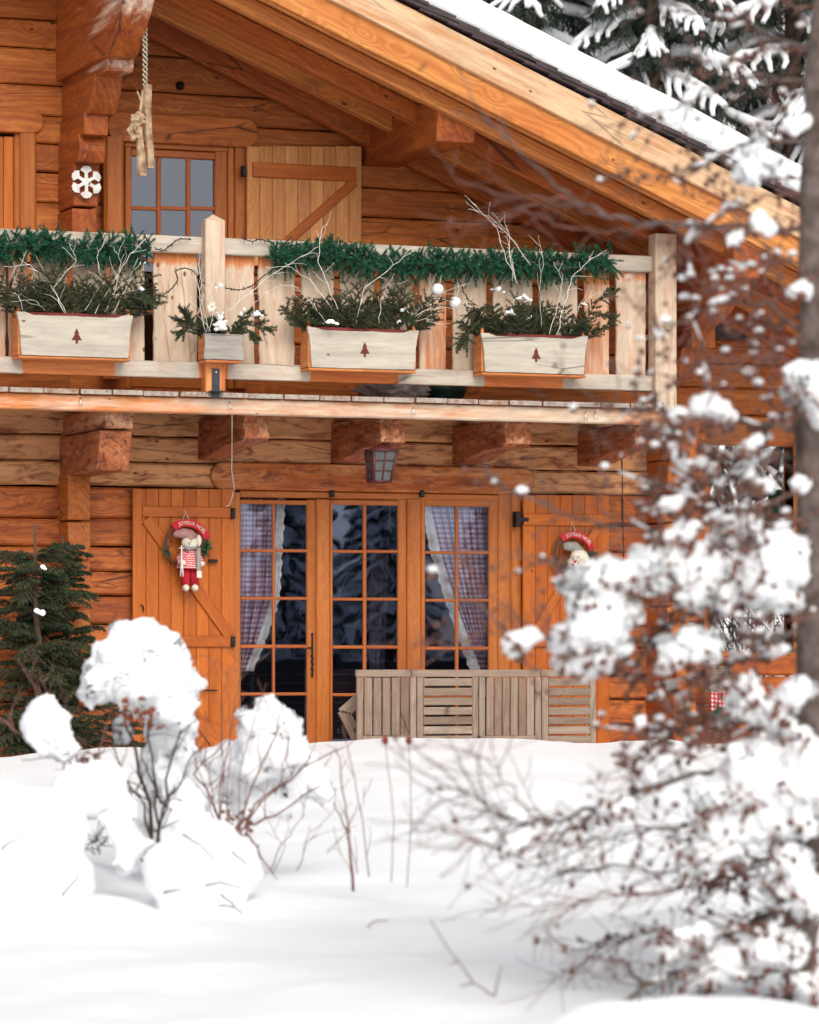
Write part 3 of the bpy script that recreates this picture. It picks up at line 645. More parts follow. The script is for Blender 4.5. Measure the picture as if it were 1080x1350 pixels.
def planter(px0, px1, py0, py1, label, mat='box', tree=True, dry=False, ears=True):
    Yf = YB-.24; x0, x1 = wx(px0, Yf), wx(px1, Yf); xm = (px0+px1)/2; zt_, zb = wz(py0, xm, Yf), wz(py1, xm, Yf); h = zt_-zb
    root = empty('planter_box', ((x0+x1)/2, Yf+.1, zb), label, 'flower box', 'wooden flower boxes on the balcony')
    def bump(f): return .008*noise.noise(Vector((f*5, px0, 0)))
    top = [(x0+(x1-x0)*i/14, zt_-(.022 if ears and 1 < i < 13 else 0)+bump(i/3)) for i in range(15)]
    tp = .04 if ears else 0
    rgt = [(x1-tp*f-.01*math.sin(f*4), zt_+(zb-zt_)*f) for f in (.25, .5, .75)]; lft = [(x0+tp*f+.01*math.sin(f*4), zt_+(zb-zt_)*f) for f in (.75, .5, .25)]
    bot = [(x1-tp-(x1-x0-2*tp)*i/10, zb+bump(i/2+9)*.6) for i in range(11)]
    pts = [(a, Yf, b) for a, b in top+rgt+bot+lft]
    mb = MB(); mb.poly(pts[::-1], .026, w=.85 if mat == 'box' else .6); fb = mb.build('front_board', M[mat], root, bevel=.004)
    for (xs, sg) in ((x0, 1), (x1, -1)):
        s = MB(); xx = xs+sg*.03; s.prism([(Yf+.028, zb+.003), (Yf+.028, zt_-.01), (Yf+.05, zt_+(.05 if ears else 0)), (Yf+.1, zt_+(.05 if ears else 0)), (Yf+.2, zt_-.01), (Yf+.2, zb+.003)], xx-.013, xx+.013, wt=.35 if ears else .2); s.build('side_board', M['pale'], root, bevel=.003)
    s = MB(); s.box(x0+.045, x1-.045, Yf+.03, Yf+.2, zb-.0, zb+.02, wt=.1); s.box(x0+.02, x1-.02, Yf+.01, Yf+.21, zb-.022, zb-.002, wt=.0); s.build('bottom_board', M['pale'], root)
    if ears:
        s = MB(); s.box(x0+.05, x1-.05, Yf+.035, Yf+.18, zb+.03, zt_+.004, bev=.004); s.build('liner', M['redpot'], root)
    else:
        s = MB(); s.box(x0+.02, x1-.02, Yf+.035, Yf+.18, zb+.03, zt_-.01, bev=.004); s.build('liner', M['redpot'], root)
    if tree:
        cx, cz = (x0+x1)/2+.01, (zt_+zb)/2-.01; T = [(0, .062), (-.02, .02), (-.012, .02), (-.04, -.03), (-.01, -.03), (-.01, -.055), (.01, -.055), (.01, -.03), (.04, -.03), (.012, .02), (.02, .02)]
        s = MB(); s.poly([(cx+a, Yf-.002, cz+b) for a, b in T], .004); s.build('carved_tree', M['carve'], fb)
    return root, x0, x1, Yf, zt_
SNOWS = []
def snowlump(mb, p, r, sq=.5, nz=.35): mb.ball(p, (r*rnd(.9, 1.5), r*rnd(.8, 1.2), r*sq), 3, nz, 7)
def arrangement(pb, n, hmax, label, tw, snow=(), fl=None, lean=.42, big=1.0):
    root, x0, x1, Yf, zt_ = pb; e = empty('spruce_arrangement', ((x0+x1)/2, Yf+.1, zt_), label, 'greenery', 'spruce boughs in the flower boxes')
    mb = MB()
    for i in range(n):
        f = (i+rnd(0, 1))/n; x = x0+(x1-x0)*f; d = Vector(((f-.5)*lean*2+rnd(-.4, .4), rnd(-.45, .1), rnd(.5, 1.2)))
        L = hmax*rnd(.5, 1.0)*big
        pts = sprig(mb, (x, Yf+.08+rnd(-.03, .05), zt_-.04), d, L, .03, int(L*330), .0032, droop=.5, mi=0, stem=1)
        for k in (1, 1, 2, 2, 3, 3, 4, 5):
            for sgn in (-1, 1):
                ax = (pts[k+1]-pts[k]).normalized() if k < 6 else d; s_ = Vector((sgn, rnd(-.6, .3), rnd(-.3, .3)))
                sprig(mb, pts[k], ax*.8+s_*.7, L*.38*(1.15-k*.1), .028, 58, .0032, droop=.35, mi=0, stem=1)
    for (px, py, dx, dz, L) in (fl or ()):
        for q in range(3):
            pts = sprig(mb, P(px+rnd(-4, 4), py+rnd(-3, 3), Yf-.02), (dx, -.3, dz), L, .028, int(L*360), .0032, droop=.5, mi=0, stem=1)
            for k in (2, 3, 4, 5): sprig(mb, pts[k], Vector((dx, -.2, dz))+Vector((rnd(-.9, .9), 0, rnd(-.9, .9))), L*.4, .028, 56, .0032, mi=0, stem=1)
    mb.build('bough', [M['spruce'], M['trunk']], e)
    t = MB()
    for (pts, r) in tw:
        q = [P(a, b, Yf-.02-(.03*i)) for i, (a, b) in enumerate(pts)]; s = []
        for i in range(len(q)-1):
            for k in range(4): s.append(q[i].lerp(q[i+1], k/4)+Vector((rnd(-.008, .008), rnd(-.01, .01), rnd(-.008, .008))))
        s.append(q[-1]); t.tube(s, r*.62, r*.3, 5)
        for k in range(2, len(s)-1, 2):
            dd = (s[k+1]-s[k]).normalized(); t.tube(wander(s[k], dd+Vector((rnd(-1, 1), rnd(-.4, .4), rnd(-.6, .8))), rnd(.06, .2), 6, .3), r*.38, .001, 4)
    if tw: t.build('white_twig', M['twig'], e)
    for (px, py, r) in snow:
        SNOWS.append((px, py, r, Yf, e))
    return e
A = planter(22, 176, 413, 470, 'long pale flower box with a carved fir tree, leftmost on the balcony')
arrangement(A, 34, .5, 'bushy spruce boughs with bare white twigs in the leftmost flower box',
    [([(85, 412), (72, 385), (58, 362), (40, 350), (5, 351)], .005), ([(88, 412), (70, 380), (100, 345), (92, 320)], .004), ([(125, 412), (150, 370), (172, 335), (192, 315)], .005), ([(138, 412), (150, 385), (160, 345), (150, 325)], .0045), ([(60, 408), (45, 395), (15, 397)], .003), ([(112, 410), (135, 372), (128, 340), (140, 310)], .004), ([(150, 410), (170, 372), (182, 340)], .004), ([(30, 410), (20, 370), (35, 330)], .003)],
    [(186, 380, .03), (190, 345, .025)], fl=[(20, 400, -1, .15, .3), (12, 385, -1, .4, .3), (165, 390, .9, .1, .2)])
B = planter(405, 553, 433, 486, 'weathered flower box with a carved fir tree, below the middle of the garland')
arrangement(B, 32, .5, 'loose dark spruce boughs with white twigs in the middle flower box',
    [([(445, 408), (432, 375), (420, 345), (424, 300), (432, 295)], .005), ([(440, 410), (410, 370), (385, 352), (350, 352)], .004), ([(470, 425), (480, 380), (520, 350), (545, 330)], .0045), ([(430, 425), (408, 395), (385, 375)], .003), ([(540, 422), (555, 405), (585, 385), (620, 372)], .003), ([(540, 425), (560, 408), (600, 406), (625, 404)], .003), ([(538, 425), (560, 420), (590, 432)], .003), ([(540, 420), (560, 395), (575, 360)], .0025), ([(500, 425), (502, 395), (520, 360)], .0035)],
    [(436, 423, .05), (533, 408, .035), (528, 423, .03)], fl=[(520, 420, .8, .1, .15)])
C = planter(634, 776, 441, 492, 'pale flower box with a carved fir tree, rightmost on the balcony')
arrangement(C, 30, .38, 'drooping spruce boughs with patches of snow in the rightmost flower box',
    [([(735, 440), (745, 400), (755, 365), (775, 345), (800, 330)], .005), ([(725, 440), (735, 400), (742, 370), (730, 345)], .004), ([(700, 350), (668, 305), (645, 285), (618, 275)], .004), ([(682, 372), (668, 345), (655, 300), (640, 285), (618, 262)], .004), ([(682, 372), (672, 340), (670, 305), (648, 280)], .004), ([(676, 370), (672, 330), (668, 297)], .003), ([(715, 430), (712, 380), (716, 340), (710, 310)], .003), ([(750, 440), (765, 400), (790, 385), (805, 400)], .003)],
    [(655, 380, .06), (690, 390, .05), (672, 410, .05), (770, 400, .03), (700, 418, .025)], fl=[(630, 425, -.8, -.5, .28), (640, 405, -.8, -.1, .25), (618, 430, -.5, -.9, .2), (780, 400, .7, .5, .2), (780, 415, 1, .1, .2)])
Dp = planter(269, 322, 440, 474, 'small square grey planter box in front of the pointed balcony post', mat='grey', tree=False, ears=False)
arrangement(Dp, 6, .26, 'small spruce sprigs and white twigs in the square grey planter',
    [([(270, 437), (262, 400), (266, 370), (262, 345)], .0035), ([(274, 437), (268, 400), (258, 365), (270, 345)], .003), ([(300, 410), (330, 385), (360, 360), (395, 340), (420, 325)], .004), ([(276, 437), (285, 400), (265, 372)], .003), ([(335, 400), (350, 385), (375, 375), (395, 380)], .0025), ([(278, 437), (262, 415), (268, 385)], .003)],
    [(326, 408, .06), (340, 412, .04), (290, 376, .04)], fl=[(262, 432, -.9, .4, .2), (255, 425, -.6, .8, .16), (250, 430, -.7, -.4, .14), (325, 425, 1, -.1, .2), (318, 418, .8, .3, .16), (325, 432, .8, -.6, .14)])
# plush bear sitting in the small planter
Y_ = YB-.27; bear = empty('plush_bear', P(289, 438, Y_), 'tiny white toy bear sitting on the small grey planter', 'toy')
b = MB(); s = .0062
b.ball(P(291, 429, Y_), (.045, .04, .04), 3, .04); b.ball(P(290, 418, Y_), (.028, .028, .028), 3, .03); b.ball(P(287.5, 416, Y_-.03), .013, 2)
for dx in (-4, 4): b.ball(P(290+dx, 412.5, Y_), .01, 2)
b.ball(P(297, 424, Y_-.02), (.022, .02, .015), 2); b.ball(P(285, 428, Y_-.03), (.03, .02, .013), 2); b.ball(P(296, 433, Y_-.03), (.022, .025, .015), 2); b.ball(P(285, 434, Y_-.03), (.02, .025, .015), 2)
b.build('body', M['white'], bear)
f = MB()
for (px, py) in ((286, 413.5), (291, 414.5), (287, 416.5)): f.ball(P(px, py, Y_-.043 if px == 287 else Y_-.027), .0045, 1)
f.build('face', M['black'], bear)
flo = MB()
for i in range(6): flo.ball(P(279+4*math.cos(i*1.05), 405+4*math.sin(i*1.05), Y_+.02), (.015, .01, .02), 2, .15)
flo.build('white_ornament', M['plush'], None, 'fluffy off-white ornament above the toy bear', 'ornament')
for (px, py, r, lab) in ((577, 381.5, .048, 'white round bauble hanging under the garland, the higher one'), (600, 398.5, .046, 'white round bauble hanging under the garland, the lower one')):
    e = empty('bauble', P(px, py, YB-.3), lab, 'bauble', 'white baubles under the garland'); mb = MB(); mb.ball(P(px, py, YB-.3), r, 3, .03, 8); mb.build('ball', M['white'], e)
    mb = MB(); mb.tube([P(px+3, py-8, YB-.29), P(px+5, py-18, YB-.2), P(px+2, 362, YB-.07)], .0025, n=4); mb.build('thread', M['cord'], e)
def curve(pts, Y, r, n=6, wob=.004, thorn=False):
    q = [P(a, b, Y) for a, b in pts]; o = []
    for i in range(len(q)-1):
        p0, p1, p2, p3 = q[max(0, i-1)], q[i], q[i+1], q[min(len(q)-1, i+2)]
        for k in range(n):
            t = k/n; o.append(.5*((2*p1)+(p2-p0)*t+(2*p0-5*p1+4*p2-p3)*t*t+(3*p1-p0-3*p2+p3)*t**3)+Vector((rnd(-wob, wob), 0, rnd(-wob, wob))))
    o.append(q[-1]); mb = MB(); mb.tube(o, r, n=5)
    if thorn:
        for k in range(1, len(o), 2): mb.tube([o[k], o[k]+Vector((rnd(-.02, .02), -.01, rnd(-.025, .025)))], r*.7, n=4)
    return mb
curve([(205, 328), (216, 330), (226, 322), (236, 315), (252, 316)], YB-.07, .005, thorn=True).build('light_cable', M['cable'], None, 'thorny black light cable on the top rail left of the pointed post', 'cable', 'black light cables on the balcony')
curve([(318, 313), (330, 318), (345, 316), (362, 321)], YB-.07, .005, thorn=True).build('light_cable', M['cable'], None, 'short black light cable on the top rail before the right garland', 'cable', 'black light cables on the balcony')
curve([(180, 399), (205, 394), (222, 384), (234, 370), (232, 358), (243, 353), (256, 358), (263, 369), (280, 378), (300, 380), (318, 382), (335, 375), (350, 362), (372, 350)], YB-.11, .005, thorn=True).build('light_cable', M['cable'], None, 'looping black light cable across the balusters behind the small planter', 'cable', 'black light cables on the balcony')
curve([(560, 360), (590, 363), (606, 372), (612, 386), (619, 396), (627, 402)], YB-.1, .005, thorn=True).build('light_cable', M['cable'], None, 'black light cable dropping from the garland beside the baubles', 'cable', 'black light cables on the balcony')
# things lying on the deck
mb = MB(); mb.ball(P(519, 520, -.75)+Vector((0, 0, .03)), (.27, .2, .11), 4, .5, 7); mb.build('folded_tarp', M['tarp'], None, 'crumpled pale tarpaulin lying on the balcony deck', 'tarpaulin')
mb = MB(); c = P(587, 523, -.8); prof = [(.12, 0), (.17, .1), (.18, .13), (.165, .13), (.15, .1), (.1, .02)]
vs = [(c.x+r*math.cos(a*math.pi/10), c.y+r*math.sin(a*math.pi/10), ZD+.04+h) for r, h in prof for a in range(20)]
mb.raw(vs, [(i*20+a, i*20+(a+1) % 20, (i+1)*20+(a+1) % 20, (i+1)*20+a) for i in range(5) for a in range(20)], None, 0, 0, True)
mb.build('garden_tub', M['darkgreen'], None, 'dark green round tub on the balcony deck beside the tarpaulin', 'tub')

# ------------------------------------------------------------------ hanging things
Yr = -1.55
mb = MB(); a = P(191, 20, Yr); b = P(191.5, 112, Yr)
for ph in (0, math.pi):
    mb.tube([a.lerp(b, i/40)+Vector((math.cos(i*1.1+ph), math.sin(i*1.1+ph), 0))*.016 for i in range(41)], .008, n=5)
dr = empty('driftwood_mobile', P(190, 235, Yr), 'carved pale driftwood hanging on a thick twisted rope from the purlin', 'driftwood')
mb.build('rope', M['rope'], dr)
mb = MB(); mb.tube([P(195, 112, Yr), P(194, 140, Yr-.01), P(195, 170, Yr), P(198, 200, Yr), P(198, 222, Yr)], .033, .03, 7)
mb.tube([P(188, 118, Yr), P(185, 150, Yr), P(180, 160, Yr-.03), P(184, 178, Yr-.02), P(186, 205, Yr), P(187, 232, Yr)], .008, .038, 7); mb.ball(P(182, 157, Yr-.04), (.05, .04, .05), 3, .5, 8); mb.ball(P(178, 172, Yr-.02), (.05, .04, .07), 3, .6, 8)
mb.tube([P(181, 120, Yr), P(186, 133, Yr)], .006, .012, 5)
mb.build('driftwood', M['drift'], dr, smooth=False)
sfk = MB(); c = P(113.5, 240, -.46)
def bar(p, q, w, y): sfk.beam((p[0], y, p[1]), (q[0], y, q[1]), w, .012, (0, 1, 0), bev=.002)
k_ = 0
for i in range(6):
    a = math.pi/6+i*math.pi/3; d = (math.cos(a), math.sin(a)); at = lambda r: (c.x+d[0]*r, c.z+d[1]*r)
    bar(at(.02), at(.128), .026, c.y-.0004*k_); k_ += 1
    for (r, l) in ((.075, .05), (.1, .035)):
        for s_ in (-1, 1):
            a2 = a+s_*R(58); p = at(r); bar(p, (p[0]+math.cos(a2)*l, p[1]+math.sin(a2)*l), .021, c.y-.0004*k_); k_ += 1
hx = [(c.x+.036*math.cos(i*math.pi/3), c.y-.016, c.z+.036*math.sin(i*math.pi/3)) for i in range(6)]; sfk.poly(hx, .02)
sfk.build('snowflake_ornament', M['white'], None, 'white wooden snowflake fixed to the log ends at the upper left', 'snowflake')
# lantern under the balcony
Yl = -1.12; lan = empty('hanging_lantern', P(502, 638, Yl), 'dark red metal lantern with frosted panes hanging below the balcony', 'lantern')
ct, cb = P(503, 594, Yl), P(500, 635, Yl); fr_ = MB(); gl = MB(); wt_, wb_ = .098, .07
def cor(c, w, i): return c+Vector((w*(1 if i in (1, 2) else -1), w*(1 if i > 1 else -1), 0))
for i in range(4):
    j = (i+1) % 4; fr_.tube([cor(ct, wt_, i), cor(cb, wb_, i)], .012, n=4); fr_.tube([cor(ct, wt_, i), cor(ct, wt_, j)], .014, n=4); fr_.tube([cor(cb, wb_, i), cor(cb, wb_, j)], .012, n=4)
    m0, m1 = (cor(ct, wt_, i)+cor(ct, wt_, j))/2, (cor(cb, wb_, i)+cor(cb, wb_, j))/2; fr_.tube([m0, m1], .006, n=4)
    for f in (.33, .66): fr_.tube([cor(ct, wt_, i).lerp(cor(cb, wb_, i), f), cor(ct, wt_, j).lerp(cor(cb, wb_, j), f)], .005, n=4)
    gl.raw([cor(ct, wt_-.006, i), cor(ct, wt_-.006, j), cor(cb, wb_-.006, j), cor(cb, wb_-.006, i)], [(0, 1, 2, 3)])
v = [cor(ct, .11, i) for i in range(4)]+[ct+Vector((0, 0, .05))]; fr_.raw(v, [(0, 1, 4), (1, 2, 4), (2, 3, 4), (3, 0, 4), (3, 2, 1, 0)]); fr_.tube([ct+Vector((0, 0, .04)), ct+Vector((0, 0, .2))], .006, n=5)
fr_.build('lantern_frame', M['lamp'], lan); gl.build('frosted_pane', plain('frost', (.1, .1, .1), .3), lan)
mb = MB(); q = [(306, 545), (306, 580), (305.5, 620), (309, 645), (303, 665), (298, 668)]; mb.tube([P(a, b, -1.2+min(1, (b-545)/120)*1.05) for a, b in q], .0045, n=5)
mb.build('cord', M['cord'], None, 'thin pale cord hanging from the balcony edge to the left shutter', 'cord')

# ------------------------------------------------------------------ wreaths with dolls
def arctext(txt, c, r, a0, a1, size, Y, mat, parent):
    cu = bpy.data.curves.new('lettering', 'FONT'); cu.body = txt; cu.size = size; cu.align_x = 'CENTER'; cu.extrude = .0015; cu.resolution_u = 3
    o = bpy.data.objects.new('tmp', cu); col.objects.link(o); dg = bpy.context.evaluated_depsgraph_get(); me = bpy.data.meshes.new_from_object(o.evaluated_get(dg)); bpy.data.objects.remove(o)
    xs = [v.co.x for v in me.vertices]; lo, hi = min(xs), max(xs); mb = MB(); vs = []
    for v in me.vertices:
        a = a0+(a1-a0)*(v.co.x-lo)/(hi-lo); rr = r+v.co.y; vs.append((c.x+rr*math.cos(a), Y-v.co.z, c.z+rr*math.sin(a)))
    mb.raw(vs, [tuple(p.vertices) for p in me.polygons]); return mb.build('lettering', mat, parent)
def wreath(cpx, cpy, rpx, Y, label, kind):
    c = P(cpx, cpy, Y); r = rpx/155; w = empty('wreath', c, label, 'wreath', 'doll wreaths on the shutters')
    mb = MB()
    for i in range(13):
        ph = rnd(0, 6.28); rr = r*rnd(.93, 1.06); mb.tube([c+Vector((rr*math.cos(t*.21)+.008*math.sin(3*t*.21+ph), rnd(-.003, .003)+.012*math.sin(4*t*.21+ph), rr*1.08*math.sin(t*.21)+.008*math.cos(3*t*.21+ph))) for t in range(31)], .0035, n=5)
    mb.build('vine_ring', M['vine'], w)
    for as_ in ((R(195),), (R(-8), R(0), R(8), R(-16))):
        mb = MB()
        for a in as_:
            for q in range(7): sprig(mb, c+Vector((r*math.cos(a), -.01, r*math.sin(a))), (rnd(-1, 1), rnd(-1, 0), rnd(-1, 1)), .06, .022, 26, .003)
        mb.build('fir_sprig', M['garland'], w)
    a0, a1 = R(128), R(18); ro, ri = r*1.24, r*.9; N = 14; o_ = []; i_ = []
    cc = c+Vector((0, -.03, 0))
    for i in range(N+1):
        a = a0+(a1-a0)*i/N; o_.append(cc+Vector((ro*math.cos(a), 0, ro*math.sin(a)))); i_.append(cc+Vector((ri*math.cos(a), 0, ri*math.sin(a))))
    mb = MB(); vs = o_+i_+[v+Vector((0, .02, 0)) for v in o_+i_]; n = N+1; m = 2*n
    fs = []
    for i in range(N): fs += [(i, i+1, n+i+1, n+i), (m+i, m+n+i, m+n+i+1, m+i+1), (i, m+i, m+i+1, i+1), (n+i, n+i+1, m+n+i+1, m+n+i)]
    fs += [(0, n, m+n, m), (N, m+N, m+n+N, n+N)]
    mb.raw(vs, fs); bn = mb.build('banner', M['red'], w)
    arctext('JOYEUX NOËL', cc, (ro+ri)/2-.013, a0-.25, a1+.25, .042, cc.y-.002, M['plush'], bn)
    mb = MB(); mb.tube([c+Vector((-.03, -.01, r)), P(cpx-1, cpy-rpx-20, Y), c+Vector((.04, -.01, r*.98))], .004, n=5); mb.build('hanging_string', M['cord'], w)
    K = Y-.05
    def Q(px, py, dy=0): return P(cpx+px, cpy+py, K+dy)
    doll = empty('doll', Q(0, 0)-c, None); doll.parent = w
    if kind == 0:
        b = MB(); b.tube([Q(4, 8), Q(4, 12), Q(4, 20), Q(3, 26), Q(3, 31)], .05, .1, 12); b.ball(Q(4, 10), (.06, .05, .05), 2)
        b.tube([Q(-2, 11, -.01), Q(-8, 18, -.03), Q(-6, 22, -.06)], .034, .028, 8); b.tube([Q(10, 10, -.01), Q(17, 17, -.02), Q(20, 22, -.03)], .034, .028, 8); b.build('sweater', M['knit'], doll)
        b = MB(); b.ball(Q(5, -3, -.01), (.068, .055, .06), 3); b.ball(Q(17, -6, 0), (.025, .02, .05), 2, .2); b.build('head', M['plush'], doll)
        for (q_, n_, r_) in ((Q(-4, 23, -.075), 'mitten', (.026, .024, .024)), (Q(21, 24, -.04), 'mitten', (.026, .024, .024)), (Q(0, 56, -.02), 'boot', (.028, .04, .03)), (Q(12, 56, -.02), 'boot', (.028, .04, .03))): b = MB(); b.ball(q_, r_, 2); b.build(n_, M['plush'], doll)
        b = MB(); b.tube([Q(-1, 29), Q(-.5, 40), Q(0, 53)], .042, .033, 10); b.tube([Q(9, 29), Q(11, 40), Q(12, 53)], .042, .033, 10); b.build('trousers', M['red'], doll)
        b = MB(); b.tube([Q(6, -8), Q(3, -13), Q(-4, -16), Q(-12, -15), Q(-16, -13)], .068, .018, 12); b.build('hat', plain('hat', (.42, .22, .2), .95), doll)
        b = MB(); b.tube([Q(-3, 2, -.05), Q(3, 4.5, -.065), Q(11, 4, -.05), Q(15, 1, -.01)], .014, n=6); b.box(Q(10, 0).x-.002, Q(14, 0).x+.004, K-.098, K-.085, Q(0, 35).z, Q(0, 4).z, 'z', bev=.003); b.build('scarf', M['greyfelt'], doll)
        b = MB(); b.box(Q(9, 0).x, Q(15, 0).x+.004, K-.11, K-.1, Q(0, 43).z, Q(0, 34).z, 'z', bev=.004); b.build('scarf_end', M['plush'], doll)
        b = MB(); b.tube([Q(-5.5, 0, -.1), Q(-5.5, 20, -.105), Q(-7, 41, -.1)], .006, n=5); b.tube([Q(-5, 18, -.1), Q(-3.5, 41, -.1)], .006, n=5); b.tube([Q(-9, 3.5, -.105), Q(-3, 4, -.105)], .005, n=4); b.build('skis', M['white'], doll)
        b = MB()
        for (x, y) in ((3.5, -4), (7, -4.5)): b.ball(Q(x, y, -.066), .0055, 1)
        b.ball(Q(5.2, -2, -.07), .006, 1); b.build('face', M['black'], doll)
    else:
        b = MB(); b.ball(Q(9, 4, -.02), (.085, .06, .085), 3, .08, 8); b.ball(Q(0, 9, -.05), (.05, .04, .045), 3, .05); b.ball(Q(12, 26, 0), (.075, .05, .1), 3, .05); b.tube([Q(4, 22), Q(-2, 34)], .03, .024, 8); b.tube([Q(6, 36), Q(2, 50), Q(1, 56)], .03, .022, 8); b.tube([Q(16, 36), Q(18, 50), Q(19, 56)], .03, .022, 8); b.build('body', M['plush'], doll)
        b = MB(); b.tube([Q(8, -5), Q(2, -12), Q(-6, -13), Q(-12, -12)], .055, .03, 10); b.build('hat', M['greyfelt'], doll)
        b = MB(); b.ball(Q(4, 11, -.085), (.036, .02, .036), 2); b.ball(Q(9, 62, -.03), (.05, .03, .035), 2, .2); hh = b.build('heart', M['red'], doll)
        b = MB(); b.tube([Q(-1, 8, -.108), Q(9, 15, -.108)], .006, n=4); b.tube([Q(7, 6, -.108), Q(1, 17, -.108)], .006, n=4); b.build('ribbon', M['white'], hh)
        b = MB(); b.ball(Q(1, 4, -.1), .007, 1); b.ball(Q(8, 1, -.09), .006, 1); b.build('face', M['black'], doll)
wreath(245, 719, 26, -.16, 'vine wreath with a red banner and a snowman doll in a red knit sweater', 0)
wreath(755, 733, 26, -.16, 'vine wreath with a red banner and a pale plush doll behind snowy twigs', 1)

# ------------------------------------------------------------------ curtains, table, small things
def drape(rows, Y, name, mat, label, grp, n=60, pl=7, amp=.02, parent=None):
    mb = MB(); R_ = 40; vs = []; gs = []
    top, bot = rows[0][0], rows[-1][0]
    for i in range(R_+1):
        py = top+(bot-top)*i/R_
        for k in range(len(rows)-1):
            if rows[k][0] <= py <= rows[k+1][0]+.01: break
        f = (py-rows[k][0])/(rows[k+1][0]-rows[k][0]); a = rows[k][1]+(rows[k+1][1]-rows[k][1])*f; b = rows[k][2]+(rows[k+1][2]-rows[k][2])*f
        for j in range(n+1):
            t = j/n; px = a+(b-a)*t; y = Y+amp*math.sin(t*pl*6.283+i*.05)+.004*math.sin(t*31); v = P(px, py, Y); vs.append((v.x, y, v.z)); gs.append((t*.62*(rows[0][2]-rows[0][1])/40*.55+.0, v.z, 0))
    mb.raw(vs, [(i*(n+1)+j, i*(n+1)+j+1, (i+1)*(n+1)+j+1, (i+1)*(n+1)+j) for i in range(R_) for j in range(n)], gs, 0, 0, True)
    o = mb.build(name, mat, parent, label, 'curtain' if parent is None else None, grp)
    s_ = o.modifiers.new('solid', 'SOLIDIFY'); s_.thickness = .002; return o
YC = .13
def sh_(rows, d): return [(a, b+d, c+d) for a, b, c in rows]
r1 = sh_([(655, 312, 362), (725, 312, 358), (790, 312, 354), (850, 312, 334), (885, 312, 318)], 4)
c1 = drape(r1, YC, 'curtain', M['curtain'], 'purple checked curtain with a pale ruffle, drawn to the left behind the left door', 'gingham curtains')
drape([(a, c-1, c+11+2*math.sin(a*.4)) for a in range(655, 886, 5) for (x, b, c) in [(0, 0, [r for r in [(362, 655), (358, 725), (354, 790), (334, 850), (318, 885)]] and (lambda q: (362-(q-655)*4/70) if q < 725 else (358-(q-725)*4/65) if q < 790 else (354-(q-790)*20/60) if q < 850 else (334-(q-850)*16/35))(a)+4)]], YC-.01, 'ruffle', M['ruffle'], None, None, 12, 1.3, .012, c1)
fn = lambda q: 560+4+(q-655)*.22 if q < 725 else 579+(q-725)*.31 if q < 800 else 602+(q-800)*.36
c3 = drape([(a, fn(a), 650) for a in range(655, 916, 20)], YC, 'curtain', M['curtain'], 'purple checked curtain gathered to the right behind the right door', 'gingham curtains', 80, 9)
drape([(a, fn(a)-12+2*math.sin(a*.4), fn(a)+1) for a in range(655, 916, 5)], YC-.01, 'ruffle', M['ruffle'], None, None, 12, 1.3, .012, c3)
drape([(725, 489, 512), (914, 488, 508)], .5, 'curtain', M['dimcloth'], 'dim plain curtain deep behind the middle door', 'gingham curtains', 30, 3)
# folded garden table leaning in front of the doors
Yt = -.62; tb = empty('garden_table', P(628, 1010, Yt), 'grey weathered teak slatted table top standing on edge before the doors', 'table')
def tp(name, *a, **k):
    mb = MB(); mb.pbox(*a, Yt, .03, **k); return mb.build(name, M['teak'], tb)
def pan(px0, px1, vert, n):
    b = 893
    for (a, c) in ((px0, px0+8), (px1-8, px1)): mb = MB(); mb.pbox(a, b, c, 1008, Yt, .03, 'z', bev=.004); mb.build('frame_stile', M['teak'], tb)
    mb = MB(); mb.pbox(px0+8, 970, px1-8, 979, Yt+.001, .03, bev=.004); mb.build('frame_rail', M['teak'], tb)
    mb = MB(); a, c = px0+9, px1-9
    for i in range(n):
        if vert: w = (c-a)/n; mb.pbox(a+i*w+.8, b+.4, a+(i+1)*w-.8, 969.5, Yt+rnd(.003, .006), .02, 'z', bev=.004)
        else: w = (969-b)/n; mb.pbox(a-.6, b+i*w+1.2, c+.6, b+(i+1)*w-1.2, Yt+rnd(.003, .006), .02, 'x', bev=.004)
    mb.build('slats', M['teak'], tb)
for (a, b, v, n) in ((471, 549, 1, 5), (550, 631, 0, 6), (632, 714, 1, 6), (715, 786, 0, 6)): pan(a, b, v, n)
for (a, b) in ((470, 542), (543, 713), (714, 779)):
    tp('top_rail', a, 883, b-.4, 892.5, bev=.004)
mb = MB(); mb.tube([P(632, 972, Yt-.03), P(632, 972, Yt)], .014, n=10); mb.build('pivot_bolt', M['iron'], tb)
fc = MB(); 
for (a, b, c, d) in ((449, 938, 472, 918), (449, 938, 468, 975), (472, 918, 490, 950), (458, 940, 472, 928), (458, 940, 468, 960)): fc.beam(P(a, b, -.4), P(c, d, -.4), .05, .025, (0, 1, 0), bev=.004)
fc.build('folded_chair', M['teak'], None, 'tilted grey chair frame half hidden behind the left end of the table', 'chair')
# dark slatted bench inside, behind the lower panes
bn = empty('indoor_bench', (wx(440, .6), .7, 0), 'black slatted bench just inside the glass doors', 'bench')
mb = MB()
for py in (888, 900, 925, 950, 972): mb.box(wx(316, .6), wx(536, .6), .6, .63, wz(py+3, 430, .6), wz(py, 430, .6))
mb.build('slat', M['iron'], bn)
for px in (330, 425, 520): mb = MB(); mb.box(wx(px, .6), wx(px+8, .6), .63, .68, -.1, wz(885, 430, .6), 'z'); mb.build('post', M['iron'], bn)
